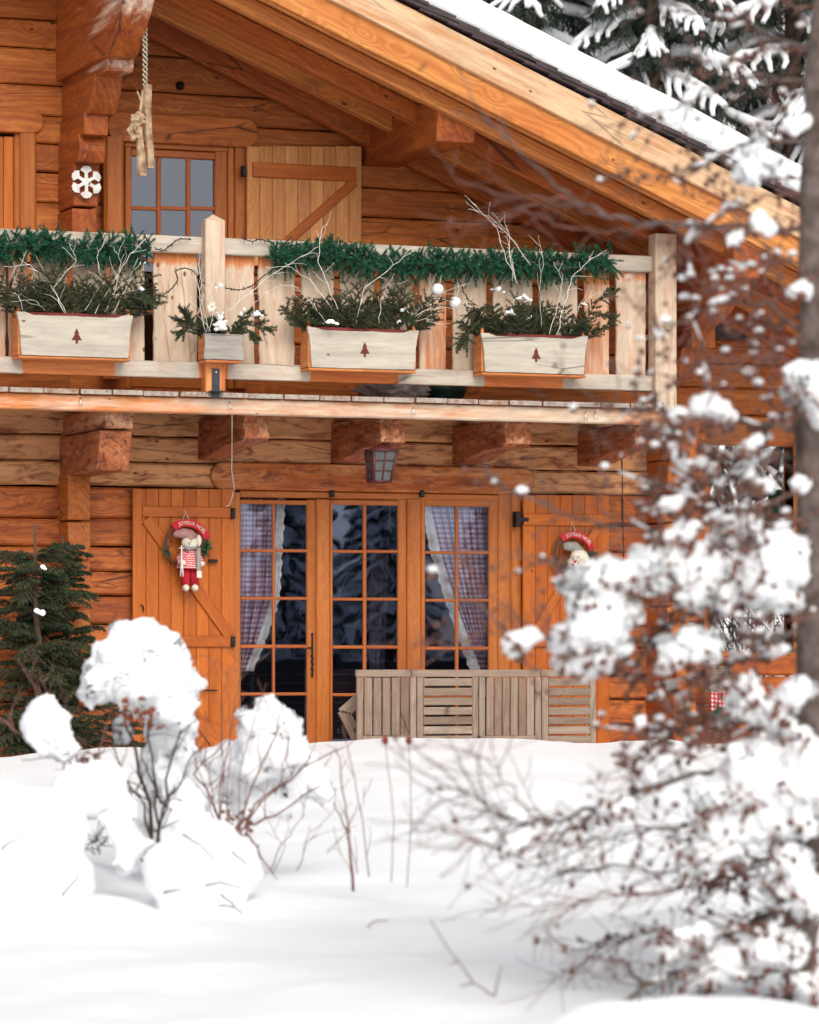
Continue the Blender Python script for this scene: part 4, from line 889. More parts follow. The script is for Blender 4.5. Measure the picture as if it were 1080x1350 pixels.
# porch things on the right
Yp = .0
bk = empty('wicker_basket', P(949, 912, Yp), 'grey wicker basket standing below the porch opening', 'basket'); mb = MB()
x0, x1, z0, z1 = wx(935, Yp), wx(962, Yp), wz(911, 949, Yp), wz(880, 949, Yp)
for i in range(9):
    z = z0+(z1-z0)*i/8; mb.tube([(x0, Yp, z), ((x0+x1)/2, Yp-.04+.01*(i % 2), z), (x1, Yp, z), (x1, Yp+.15, z), (x0, Yp+.15, z), (x0, Yp, z)], .008, n=5)
for i in range(11):
    x = x0+(x1-x0)*i/10; mb.tube([(x, Yp-.03, z0), (x, Yp-.025, z1)], .006, n=5)
mb.build('weave', M['wicker'], bk)
mb = MB(); mb.raw([P(938, 911, -.02), P(962, 911, -.02), P(962, 945, -.03), P(938, 942, -.03), P(938, 911, .2), P(962, 911, .2)], [(0, 1, 2, 3), (4, 5, 1, 0)], [(0, 0, 0), (.17, 0, 0), (.17, .2, 0), (0, .2, 0), (0, -.2, 0), (.17, -.2, 0)])
s_ = mb.build('gingham_cloth', M['tablecloth'], None, 'red and white checked cloth hanging under the wicker basket', 'cloth'); q = s_.modifiers.new('s', 'SOLIDIFY'); q.thickness = .004
gb = MB(); gb.ball(P(955, 945, -.15), (.12, .1, .09), 3, .25); gb.build('plastic_bag', M['green'], None, 'green plastic bag lying below the checked cloth', 'bag')
gb = MB(); gb.tube([P(1028, 682, 1.2), P(1028, 650, 1.2)], .09, .11, 14); gb.tube([P(1028, 650, 1.2), P(1028, 645, 1.2)], .125, .01, 14); gb.build('bird_feeder', M['green'], None, 'green bird feeder seen through the porch opening', 'feeder')
gb = MB(); gb.tube([P(905, 930, -.3), P(910, 955, -.35), P(918, 985, -.4)], .012, n=6); gb.build('garden_hose', M['green'], None, 'thin dark green hose leaning on the corner log ends', 'hose')
# ------------------------------------------------------------------ the snow-covered ground
CREST = [(-400, 1000), (-100, 1003), (0, 1000), (60, 992), (150, 985), (280, 992), (370, 983), (440, 977), (520, 972), (640, 973), (780, 982), (830, 977), (880, 972), (930, 978), (1000, 982), (1080, 985), (1500, 985)]
def interp(T, x):
    for (a, b), (c, d) in zip(T, T[1:]):
        if x <= c: f = max(0, min(1, (x-a)/(c-a))); f = f*f*(3-2*f); return b+(d-b)*f
    return T[-1][1]
BUMP = []
def addbump(px, py, u, r, amp, el=1.0): p = PU(px, py, u); BUMP.append((p.x, p.y, r, amp, el))
addbump(60, 1150, 16.6, .55, .1); addbump(150, 1190, 16.2, .4, .12); addbump(10, 1080, 18., .6, .16); addbump(120, 1060, 19., .5, .1); addbump(330, 1150, 17.2, .5, .08)
addbump(1000, 1330, 12.9, .5, .12); addbump(850, 1345, 12.7, .35, .12); addbump(760, 1345, 12.6, .2, .06); addbump(1060, 1200, 14.6, .6, .2); addbump(960, 1150, 15.5, .7, .16); addbump(1020, 1010, 21, 1., .18); addbump(560, 1080, 21, 1.2, .05); addbump(700, 1200, 16, .9, .04); addbump(420, 1280, 14.5, .9, .05); addbump(150, 1330, 13.4, .8, .04)
def ground(x, y):
    d = Vector((x, y, 0))-Vector((CAM.x, CAM.y, 0)); u = d.dot(FW); v = d.dot(RT)
    if u > 6: px = max(-400, min(1500, CX+F*v/u))
    else: px = 540
    q = P(px, HY, -2.0); uc = (q-CAM).dot(FW); zc = 1-(interp(CREST, px)-HY)/F*uc
    if u < 13: z = -.345+(u-13)*.045
    else: z = -.345+(zc+.345)*min(1, (u-13)/(uc-13))
    if y > -2.0: f = min(1, (y+2)/1.2); z -= .28*f*f*(3-2*f)
    if u < -2: z += (u+2)*.03  # unseen ground shaped to drop behind the camera, so panes mirror only trees
    if y > 14: z += .34*min(y-14, 60)+.0*y
    n = noise.fractal(Vector((x*.45, y*.45, 3)), .6, 2, 4)*.045+noise.noise(Vector((x*2.2, y*1.4, 1)))*.012
    z += n*(1 if y < -2.6 or y > 3 else .45)+.006*noise.noise(Vector((x*9, y*7, 5)))
    for (bx, by, r, amp, el) in BUMP:
        q = ((x-bx)**2+(y-by)**2)/(r*r)
        if q < 9: z += amp*math.exp(-q*1.2)
    return z
us = [-200, -120, -70, -40, -20, -8, 0, 5, 8, 10, 11]+[11.5+i*.09 for i in range(int(18/.09))]+[30, 31, 33, 36, 40, 44, 48, 53, 58, 64, 70, 78, 88, 100, 130, 180, 260, 400]
vs_ = [-400, -200, -100, -50, -25, -12, -7, -5]+[-4.2+i*.09 for i in range(int(8.4/.09)+1)]+[5, 7, 9, 11, 14, 18, 24, 32, 50, 100, 200, 400]
mb = MB(); pts = []
for u in us:
    for v in vs_:
        p = CAM+FW*u+RT*v; pts.append((p.x, p.y, ground(p.x, p.y)))
n = len(vs_); mb.raw(pts, [(i*n+j, i*n+j+1, (i+1)*n+j+1, (i+1)*n+j) for i in range(len(us)-1) for j in range(n-1)], None, 0, 0, True)
mb.build('snow_ground', M['snow'], None, kind='structure')

def clump(spheres, name, parent, vox=.02, disp=.02, label=None, cat=None, mat='snow', fine=.35):
    mb = MB()
    for (p, r) in spheres: mb.ball(p, r, 2)
    o = mb.build('tmp_clump', M[mat]); m = o.modifiers.new('r', 'REMESH'); m.mode = 'VOXEL'; m.voxel_size = vox; m.use_smooth_shade = True
    sm = o.modifiers.new('s', 'SMOOTH'); sm.iterations = 4; sm.factor = .6
    dg = bpy.context.evaluated_depsgraph_get(); me = bpy.data.meshes.new_from_object(o.evaluated_get(dg)); old = o.data
    off = wl(parent) if parent is not None else Vector((0, 0, 0))
    for v in me.vertices:
        c = v.co; k = noise.fractal(c*5., .6, 2.1, 3)*disp+noise.noise(c*11)*disp*.7+noise.fractal(c*30, .7, 2.1, 2)*disp*fine
        v.co = c+v.normal*k-off
    me.name = name; bpy.data.objects.remove(o); bpy.data.meshes.remove(old)
    for p in me.polygons: p.use_smooth = True
    o = bpy.data.objects.new(name, me); col.objects.link(o)
    if parent is not None: o.parent = parent
    return tag(o, label, cat)
def sph(lst, u, k=1.0, extra=0, jit=.5):
    o = []
    for t in lst:
        px, py, r = t[:3]; du = t[3] if len(t) > 3 else 0; sc_ = (u+du)/F
        o.append((PU(px, py, u+du), r*sc_*k))
        for i in range(extra):
            a = rnd(-.5, 3.64) if i % 2 else rnd(0, 6.28); rr = r*rnd(.55, 1.1); o.append((PU(px+math.cos(a)*rr, py+math.sin(a)*rr*.9, u+du+rnd(-.5, .5)*r*sc_), r*sc_*rnd(.22, .45)))
    return o
def pline(mb, pts, u, r0, r1, wob=.008, n=3, mi=0, du=0, sides=5):
    o = []; m = len(pts)
    for i, (a, b) in enumerate(pts):
        if i == m-1: o.append(PU(a, b, u+du)); break
        c, d = pts[i+1]
        for k in range(n): f = k/n; o.append(PU(a+(c-a)*f, b+(d-b)*f, u+du*((i+f)/(m-1)))+Vector((rnd(-wob, wob), rnd(-wob, wob), rnd(-wob, wob))))
    mb.tube(o, r0, r1, sides, mi=mi); return o

# ------------------------------------------------------------------ snow-laden shrub on the left
US = 17.6
sh1 = empty('snowy_shrub', PU(205, 1160, US), 'leafless shrub carrying one tall mushroom-shaped cap of snow', 'shrub')
mb = MB()
for (pts, r) in [([(205, 1165), (200, 1060), (185, 1020), (172, 970), (158, 925), (148, 890)], .011), ([(207, 1160), (214, 1070), (226, 1010), (240, 950), (245, 900)], .008), ([(203, 1130), (188, 1060), (168, 1030), (150, 1020)], .007), ([(200, 1150), (170, 1110), (178, 1060), (150, 990), (125, 930)], .006), ([(210, 1110), (205, 1040), (195, 970), (190, 900)], .008), ([(212, 1080), (235, 1040), (250, 1000), (265, 985)], .005), ([(215, 1060), (195, 1020), (185, 990), (188, 940)], .006)]:
    q = pline(mb, pts, US, r, r*.4, .012)
    for k in range(2, len(q)-1):
        if random.random() < .42: twigtree(mb, q[k], Vector((rnd(-1, 1), rnd(-1, .4), rnd(.1, 1.2))), rnd(.1, .26), r*.45, 1, 6, .25, 2)
mb.build('stems', M['darktwig'], sh1)
lf = MB()
for i in range(30):
    px, py = random.choice([(192, 938), (178, 932), (165, 940), (205, 945)]); lf.ball(PU(px+rnd(-14, 14), py+rnd(-16, 16), US-.1+rnd(-.08, .05)), (rnd(.008, .02), .004, rnd(.008, .02)), 1, 1.1)
lf.build('dry_leaves', plain('dry_leaf', (.25, .07, .03), .8), sh1)
clump(sph([(192, 860, 42), (165, 872, 36), (215, 872, 38), (190, 838, 26), (150, 895, 30), (130, 905, 22), (240, 905, 24), (205, 900, 42), (225, 930, 26), (196, 932, 18), (250, 928, 12), (122, 918, 12), (176, 905, 30, -.08), (235, 945, 20), (118, 925, 9)], US, 1, 8), 'snow_cap', sh1, .015, .026, fine=.2)
clump(sph([(218, 962, 30), (232, 990, 28), (212, 1010, 28), (224, 1040, 30), (196, 1000, 14), (243, 955, 20), (225, 1072, 32), (200, 1095, 34), (165, 968, 12), (160, 952, 10), (246, 1060, 26), (250, 1095, 34), (180, 1080, 22)], US+.2, 1, 5), 'snow_clump', sh1, .018, .025)
sh2 = empty('snowy_shrub', PU(95, 1100, US-.2), 'low shrub with one leaning cone of snow at the left edge', 'shrub')
mb = MB()
for pts, r in [([(110, 1100), (112, 1040), (100, 990), (60, 930), (30, 880)], .006), ([(112, 1090), (118, 1020), (140, 960), (165, 860)], .0045), ([(-20, 935), (20, 962), (60, 985), (100, 996)], .007), ([(100, 1060), (80, 1000), (40, 900), (22, 868)], .004), ([(98, 1050), (90, 985), (70, 930), (52, 885)], .004), ([(110, 1060), (122, 1020), (128, 1000), (138, 985)], .006), ([(30, 1001), (60, 1000), (120, 992)], .003)]:
    q = pline(mb, pts, US-.1, r, r*.4, .01)
    for k in range(2, len(q)-1):
        if random.random() < .5: twigtree(mb, q[k], Vector((rnd(-1, 1), rnd(-1, .4), rnd(.1, 1.2))), rnd(.08, .2), r*.5, 1, 5, .25, 1)
for i in range(60): mb.ball(PU(118+rnd(-12, 14), 1012+rnd(-18, 22), US-.2), rnd(.006, .014), 1, .4)
mb.build('stems', M['redtwig'], sh2)
clump(sph([(58, 940, 24), (50, 955, 24), (68, 958, 26), (75, 975, 24), (84, 990, 18), (40, 950, 12), (62, 925, 12)], US-.2, 1, 4), 'snow_cone', sh2, .018, .02)
clump(sph([(128, 1020, 20), (112, 1035, 24), (140, 1045, 26), (150, 1020, 14), (96, 1020, 14), (160, 1062, 20), (84, 1045, 20), (120, 1062, 22)], US-.3, 1, 4), 'snow_clump', sh2, .02, .02, fine=.12)
clump(sph([(160, 1092, 22), (172, 1115, 22), (165, 1138, 16), (92, 1085, 26), (78, 1110, 26), (98, 1130, 18), (150, 1080, 16)], US-.5, 1, 4), 'snow_clump', sh2, .02, .02, fine=.12)
hb = MB()
for i in range(14): twigtree(hb, PU(126+rnd(-14, 12), 1118+rnd(-10, 10), US-.4), Vector((rnd(-1, 1), rnd(-.6, .2), rnd(-.2, 1))), rnd(.08, .2), .004, 1, 5, .2, 2)
hb.build('stems', M['darktwig'], sh2)
# lumps of snow lying low over buried twigs
for i, (lst, lab) in enumerate([
    ([(60, 1075, 38), (20, 1072, 42), (-10, 1090, 40), (50, 1105, 34), (10, 1120, 30)], 'broad lump of snow over the buried twigs left of the mushroom shrub'),
    ([(265, 1135, 55), (235, 1150, 50), (300, 1135, 42), (280, 1115, 40), (322, 1150, 26), (245, 1185, 40), (290, 1175, 42)], 'smooth dome of snow with buried stems in front of the twiggy shrub'),
    ([(30, 1150, 60), (80, 1165, 50), (-20, 1150, 60), (5, 1110, 40)], 'sloping snow lump at the lower left edge')]):
    clump(sph(lst, 16.9 if i == 1 else 17.1, 1, 2), 'snow_mound', None, .025, .014, lab, 'snow', fine=.12)
tw = MB()
for pts in [[(216, 1176), (228, 1174), (240, 1172)], [(270, 1168), (290, 1163), (318, 1170)], [(290, 1180), (305, 1190), (320, 1205)], [(288, 1195), (300, 1193), (308, 1197)], [(240, 1100), (265, 1115), (285, 1135)], [(82, 1180), (100, 1160), (105, 1150)], [(305, 1122), (325, 1140)], [(0, 1120), (14, 1110), (30, 1102)]]:
    pline(tw, pts, 16.35, .005, .003, .004)
tw.build('fallen_twig', M['darktwig'], None, 'few dark stem ends sticking out of the snow dome', 'twig', kind='stuff')
tp = MB()      # twig tips poking out of the mushroom cap and the cone
for i in range(34):
    a = rnd(0, 6.28); px, py = (192+math.cos(a)*rnd(20, 72), 885+math.sin(a)*rnd(15, 58)); twigtree(tp, PU(px, py, US-.2), Vector((rnd(-1, 1), rnd(-.6, 0), rnd(-.3, 1))), rnd(.04, .12), .0022, 0, 5, .3)
tp.build('twig_tip', M['darktwig'], sh1, kind='stuff')
# right-hand twiggy shrub
sh3 = empty('snowy_shrub', PU(310, 1140, US+.5), 'many-stemmed reddish shrub with lumps of snow below the left door leaf', 'shrub')
mb = MB(); U3 = US+.4
for pts, r in [([(285, 1100), (292, 1020), (318, 900), (322, 865)], .004), ([(290, 1105), (296, 1000), (292, 930), (300, 880)], .0035), ([(300, 1105), (340, 1060), (400, 1010), (455, 985)], .0065), ([(325, 1090), (360, 1075), (425, 1035)], .0065), ([(322, 1090), (345, 1130), (366, 1160)], .005), ([(300, 1105), (270, 1040), (255, 1020), (300, 975)], .006), ([(312, 1100), (330, 1040), (368, 960), (372, 925)], .005), ([(310, 1105), (345, 1060), (382, 1020), (374, 960)], .005), ([(288, 1085), (280, 1040), (274, 1010), (298, 985)], .004), ([(338, 1110), (348, 1148)], .003), ([(355, 1150), (372, 1110), (398, 1080), (404, 1062)], .003), ([(392, 1150), (402, 1110), (408, 1088)], .003), ([(300, 1100), (302, 1000), (304, 880)], .0028), ([(310, 1100), (318, 1000), (352, 900)], .0028), ([(292, 1100), (262, 1010), (258, 930), (262, 880)], .0028)]:
    q = pline(mb, pts, U3, r, r*.45, .012, mi=0)
    for k in range(2, len(q)-1):
        if random.random() < .6: twigtree(mb, q[k], Vector((rnd(-1, 1), rnd(-1, .4), rnd(.1, 1.4))), rnd(.1, .3), r*.5, 1, 6, .22, 1)
for i in range(50): mb.ball(PU(315+rnd(-22, 20), 1080+rnd(-14, 22), U3-.1), rnd(.006, .013), 1, .4)
mb.build('stems', M['redtwig'], sh3)
clump(sph([(356, 945, 24), (345, 960, 28), (370, 960, 24), (350, 985, 30), (365, 1000, 28), (335, 1010, 26), (385, 990, 22), (322, 965, 8), (328, 975, 10)], U3+.15, 1, 5), 'snow_cap', sh3, .018, .03)
clump(sph([(400, 1010, 24), (410, 1030, 22), (385, 1035, 26), (425, 1045, 16), (350, 1040, 24), (300, 1000, 24), (280, 1000, 16), (310, 1030, 26), (290, 1040, 20), (330, 1060, 28), (270, 1050, 18), (370, 1060, 18), (250, 1050, 20)], U3+.35, 1, 4), 'snow_clump', sh3, .02, .03)
# bare stems in the middle
st = empty('dry_stems', PU(465, 1170, 17.2), 'reddish bare stems rising from the snow left of the table', 'plant')
mb = MB()
for pts, r in [([(465, 1175), (460, 1110), (458, 1095)], .008), ([(459, 1100), (448, 1075), (440, 1058)], .0045), ([(460, 1098), (452, 1040), (447, 1000), (442, 985)], .004), ([(472, 1152), (463, 1118)], .003), ([(487, 1155), (478, 1080), (462, 1000), (452, 955)], .003), ([(478, 1060), (480, 1035)], .002), ([(430, 1125), (440, 1118), (452, 1128)], .002)]: 
    q = pline(mb, pts, 17.2, r, r*.6, .004)
    for k in range(1, len(q)-1, 2): twigtree(mb, q[k], Vector((rnd(-1, 1), 0, rnd(.5, 1.4))), rnd(.06, .16), .002, 0, 5, .2)
mb.build('stem', M['redtwig'], st)
for (pts, lab) in [([(516, 1163), (519, 1085), (514, 1030), (508, 980)], 'thin stalk with a red bud, left of the two under the table'), ([(537, 1170), (542, 1085), (542, 1030), (539, 980)], 'thin stalk with a red bud, right of the two under the table')]:
    e = empty('seed_stalk', PU(pts[0][0], pts[0][1], 17), lab, 'plant', 'budded stalks'); mb = MB(); pline(mb, pts, 17, .0026, .002, .002); mb.build('stem', M['straw'], e)
    mb = MB(); mb.ball(PU(pts[-1][0], pts[-1][1]-4, 17), (.015, .015, .022), 2, .25); mb.build('bud', M['red'] if 0 else plain('bud', (.24, .03, .03), .7), e)
for pts2, lab in [([[(652, 1315), (625, 1295), (590, 1250), (568, 1213)], [(652, 1313), (657, 1290), (661, 1272)], [(625, 1295), (605, 1302)], [(604, 1268), (592, 1272)]], 'forked bare twig lying on the foreground snow'), ([[(484, 1222), (496, 1214), (512, 1213)]], 'tiny twig end in the snow below the bare stems')]:
    mb = MB()
    for p_ in pts2: pline(mb, p_, 13.6 if len(pts2) > 1 else 15.4, .0035, .002, .003)
    mb.build('fallen_twig', M['redtwig'], None, lab, 'twig')

# snow resting on the greenery of the flower boxes
for (px, py, r, Yf, e) in SNOWS:
    sp = []; c = P(px, py, Yf-.09)
    for i in range(9): t = rnd(-1, 1); sp.append((c+Vector((t*r*1.3, rnd(-.02, .02), -abs(t)**1.5*r*.8+rnd(-.01, .01))), r*rnd(.2, .42)*(1.1-abs(t)*.5)))
    clump(sp, 'snow_cap', e, .007, .012)
# ------------------------------------------------------------------ larch in the foreground, right
UL = 13.7; larch = empty('larch_tree', PU(1055, 1330, UL), 'out of focus larch with bare coned branches and heavy lumps of snow on the right', 'tree')
mb = MB(); pline(mb, [(1092, -90), (1082, 60), (1073, 250), (1069, 450), (1067, 700), (1070, 950), (1062, 1150), (1054, 1345)], UL, .044, .066, .012, 4, sides=18)
mb.build('trunk', M['bark'], larch, smooth=True)
CAPS = []
def cone(mb, p, r):
    mb.ball(p, (r*rnd(.6, 1.2), r*rnd(.6, 1.2), r*rnd(.6, 1.4)), 1, .9, 9, mi=1)
    if random.random() < .2: CAPS.append((p+Vector((0, 0, r*1.1)), r*rnd(.9, 1.5)))
def smooth3(pp):
    o = []
    for i in range(len(pp)-1):
        for k in range(3): o.append(pp[i].lerp(pp[i+1], k/3))
    return o+[pp[-1]]
def lbranch(pts, r0, du=0, tw=1.0, cones=.5, caps=.3, xlim=560, tl=.25, r1=.0025):
    mb = MB(); cp = MB(); q = pline(mb, pts, UL, r0, r1, .012, 4, du=du)
    if du: pass
    m = len(q)
    for k in range(2, m):
        pr = CX+F*(q[k]-CAM).dot(RT)/(q[k]-CAM).dot(FW); dense = (1 if pr > 860 else .4)*(.6 if q[k].z > 1.9 else 1)
        for t in range(2):
            if random.random() < .8*tw*(.7 if q[k].z > 1.9 else 1):
                ax = (q[k]-q[k-1]).normalized(); dn = Vector((rnd(-1, 1), rnd(-1, 1), rnd(-1, .7)))
                out = []; twigtree(mb, q[k], ax*(.9 if tl > .3 else .7)+dn*.7-RT*(.35 if tl > .3 else 0), tl*rnd(.4, 1.2), max(.0022, r0*.32), 1, 7, .2, 2, rm=.0015, out=out)
                for pp in out:
                    for z_ in pp[1::2]:
                        if random.random() < cones*dense*.45: cone(mb, z_, rnd(.007, .014))
                    if random.random() < caps*dense*.16: a_ = random.randint(0, max(0, len(pp)-4)); cp.snowtube(pp[a_:a_+random.randint(3, 5)], rnd(.006, .013))
        if random.random() < cones*dense: cone(mb, q[k]+Vector((rnd(-.02, .02), rnd(-.02, .02), rnd(-.02, .02))), rnd(.01, .018))
        if random.random() < caps*dense*.42 and k < m-3: cp.snowtube(smooth3(q[k-1:k+2]), rnd(.014, .026), 8)
    for (c_, r_) in CAPS:
        if random.random() < caps*2: cp.ball(c_, (r_*1.1, r_, r_*.65), 2, .5, 9)
    CAPS.clear()
    o = mb.build('branch', [M['redtwig'] if r0 < .008 else M['bark'], M['cone']], larch)
    if cp.v: cp.build('snow_cap', M['snow'], o, kind='stuff')
    return q
BR = [
 ([(1062, 305), (970, 299), (860, 296), (800, 285), (730, 245), (680, 190), (630, 140), (603, 85)], .0115, -.4, .25, .1, .05),
 ([(800, 288), (740, 262), (690, 262), (640, 250), (600, 235)], .005, -.4, .3, .1, 0), ([(860, 298), (800, 305), (740, 300), (700, 280), (650, 285)], .004, -.4, .3, .1, 0),
 ([(1064, 60), (990, 35), (910, 15), (840, -20)], .009, .2, 1, .7, .3), ([(1064, 110), (1000, 95), (930, 118), (870, 150), (800, 165)], .008, -.2, 1, .7, .3), ([(1064, 190), (1000, 185), (930, 215), (870, 235), (800, 230)], .008, .3, 1, .7, .3),
 ([(1064, 250), (1010, 260), (960, 275), (920, 300), (900, 340)], .007, .1, 1, .8, .4), ([(1064, 350), (1010, 345), (960, 360), (930, 385)], .007, -.3, 1, .7, .4),
 ([(1062, 440), (1010, 400), (960, 395), (920, 412), (875, 440)], .008, -.3, .7, .7, .5), ([(1062, 480), (1000, 470), (950, 470), (910, 480), (890, 500)], .007, .2, .8, .8, .4),
 ([(1062, 570), (990, 555), (930, 545), (870, 540), (830, 538), (790, 530)], .009, -.2, .9, .8, .5), ([(1062, 600), (1000, 610), (950, 640), (900, 650), (860, 640)], .008, .3, 1, .9, .5),
 ([(1062, 650), (990, 670), (930, 690), (870, 700), (780, 690), (690, 650), (640, 630)], .009, -.2, .55, .6, .4), ([(1060, 690), (980, 680), (920, 640), (880, 590), (900, 560)], .007, .4, 1, .9, .5),
 ([(1060, 740), (960, 765), (870, 762), (800, 750), (720, 745), (660, 725)], .011, -.3, .5, .7, .3), ([(1060, 780), (990, 800), (930, 800), (880, 820), (850, 860), (840, 900)], .009, 0, 1, 1, .5),
 ([(1060, 830), (950, 850), (860, 850), (780, 842), (700, 845), (640, 810), (570, 755)], .011, -.4, .45, .4, .15), ([(690, 846), (640, 835), (590, 850), (560, 845)], .0045, -.4, .5, .2, 0), ([(720, 845), (680, 810), (640, 780), (610, 740)], .004, -.4, .4, .2, 0),
 ([(1060, 850), (990, 870), (930, 880), (900, 920), (880, 975)], .008, .2, 1, .9, .5), ([(1060, 960), (1000, 950), (940, 950), (890, 960), (850, 990), (820, 1010)], .009, -.2, 1, .9, .5),
 ([(1080, 1000), (980, 1005), (890, 1030), (800, 1058), (740, 1080), (690, 1085), (640, 1060), (600, 1030)], .012, -.5, .5, 0.12, .25, 560, .36), ([(800, 1060), (745, 1100), (700, 1118), (640, 1112), (590, 1100)], .005, -.5, .5, 0.07, .1, 560, .36), ([(730, 1080), (690, 1060), (660, 1020), (640, 1000)], .0035, -.5, .4, 0.05, 0, 560, .36),
 ([(1060, 1080), (980, 1075), (900, 1090), (830, 1100), (770, 1110)], .009, 0, .62, 0.25, .35, 560, .36), ([(1062, 1130), (980, 1130), (880, 1150), (810, 1140), (740, 1150)], .008, .3, .62, 0.23, .35, 560, .36), ([(1062, 1150), (960, 1160), (870, 1180), (800, 1180), (740, 1190)], .007, -.3, .62, 0.20, .3, 560, .36),
 ([(1075, 1170), (1000, 1215), (940, 1240), (890, 1280), (850, 1298), (815, 1332)], .017, -.5, .6, 0.25, .4, 560, .36), ([(850, 1298), (820, 1270), (790, 1262), (770, 1265)], .005, -.5, .55, 0.20, .1, 560, .36), ([(1062, 1230), (980, 1240), (900, 1225), (840, 1230), (790, 1240)], .008, .2, .6, 0.25, .3, 560, .36),
 ([(1060, 1280), (980, 1290), (900, 1320), (850, 1325)], .008, .1, .6, 0.25, .4, 560, .36), ([(1070, 900), (1010, 990), (960, 1060), (940, 1120)], .009, .3, 1, 0.45, .4, 560, .36), ([(1064, 500), (1080, 520), (1110, 560)], .01, 0, 1, 0.40, .3, 560, .36)]
for b in BR: lbranch(*b)
for i in range(24):      # short side shoots all along the stem
    py = 10+i*56; lbranch([(1066, py), (1040-rnd(0, 30), py+rnd(-30, 30)), (1000-rnd(0, 60), py+rnd(-40, 50))], .006, rnd(-.5, .5), 1, .9, .35)
BIG = [
 [(785, 825, 42), (760, 845, 32), (805, 805, 30), (748, 868, 20), (790, 865, 26), (812, 850, 18), (770, 885, 12)], [(686, 846, 18), (700, 838, 14), (676, 858, 12)],
 [(775, 762, 24), (800, 755, 24), (822, 765, 22), (795, 780, 18), (760, 770, 16)], [(855, 745, 28), (838, 755, 22), (880, 735, 18), (862, 765, 20)],
 [(1015, 745, 38), (1040, 730, 30), (1000, 770, 28), (980, 745, 24), (1035, 785, 24), (1020, 720, 24), (965, 760, 16)], [(930, 760, 28), (950, 780, 24), (915, 780, 20), (900, 750, 18), (930, 730, 18)],
 [(935, 532, 18), (922, 536, 16), (952, 540, 15), (965, 548, 10)], [(898, 546, 12), (886, 552, 9)], [(1062, 500, 26), (1078, 520, 26), (1050, 490, 16), (1085, 545, 22)], [(1056, 640, 14), (1052, 635, 10)],
 [(905, 845, 20), (890, 862, 20), (925, 855, 20), (875, 880, 12), (940, 866, 12)], [(960, 700, 22), (990, 690, 18), (945, 712, 16)], [(900, 700, 16), (880, 710, 14), (915, 695, 12)], [(880, 665, 12), (895, 660, 10), (868, 672, 9)],
 [(985, 905, 18), (978, 920, 18), (1000, 935, 22), (1020, 945, 20), (1045, 915, 22), (1035, 925, 16), (965, 935, 10)], [(985, 225, 18), (995, 200, 16), (1010, 215, 14)], [(1048, 165, 14), (1060, 160, 12)], [(965, 315, 9), (975, 310, 9)], [(1000, 290, 14), (1015, 300, 12)], [(1060, 380, 14), (1045, 385, 10)],
 [(990, 1030, 50), (1030, 1040, 45), (1060, 1020, 50), (950, 1055, 36), (1010, 1070, 36), (940, 1090, 22), (975, 1090, 26), (1090, 1050, 50)], [(1045, 1150, 32), (1030, 1170, 26), (1060, 1180, 26), (1040, 1125, 20), (1080, 1190, 24)],
 [(930, 1130, 26), (955, 1120, 24), (910, 1140, 16)], [(1000, 1250, 30), (960, 1270, 24), (1040, 1250, 26), (930, 1290, 22)], [(900, 1240, 18), (880, 1255, 16), (925, 1228, 16)], [(810, 1070, 14), (795, 1062, 12), (828, 1060, 12)], [(677, 1110, 16), (688, 1100, 14), (665, 1118, 10)], [(860, 1020, 16), (875, 1010, 16), (845, 1030, 10)],
 [(866, 437, 7), (872, 441, 6)], [(925, 610, 10), (940, 618, 9)], [(910, 575, 8)], [(985, 590, 12), (1000, 580, 10)], [(1010, 640, 12), (990, 630, 10)], [(1040, 960, 14), (1060, 975, 16)], [(870, 915, 8)], [(845, 950, 9), (838, 960, 7)], [(1062, 1300, 20), (1085, 1290, 20)]]
for b in BIG:
    s_ = sum(t[2] for t in b)/len(b); clump(sph(b, UL-.35, .95, 9 if s_ > 15 else 4), 'snow_clump', larch, .01 if s_ < 25 else .013, .014 if s_ < 15 else .032, fine=.3)
    # twigs and cones sticking out of the clump, in front of it and below its edge
    tm = MB(); cx_ = sum(t[0] for t in b)/len(b); cy_ = sum(t[1] for t in b)/len(b); wd_ = max(t[0] for t in b)-min(t[0] for t in b)+s_
    if cy_ > 380:
        for i in range(int(2+wd_/22)):
            p_ = PU(cx_+rnd(-.55, .5)*wd_, cy_+rnd(-.1, .9)*s_, UL-.35-rnd(.3, 1.15)*s_*UL/F); d_ = Vector((rnd(-1, .4), rnd(-.5, .1), rnd(-.5, .6))); out = []
            twigtree(tm, p_, d_, rnd(.1, .3), .0038, 1, 7, .2, 2, rm=.0018, out=out)
            for pp in out:
                for z_ in pp[::2]:
                    if random.random() < .42: cone(tm, z_, rnd(.007, .014))
        for i in range(int(wd_/6)):
            cone(tm, PU(cx_+rnd(-.5, .5)*wd_, cy_+s_*rnd(.7, 1.7), UL-.35+rnd(-.12, .1)), rnd(.008, .017))
        CAPS.clear(); tm.build('twig', [M['redtwig'], M['cone']], larch, kind='stuff')
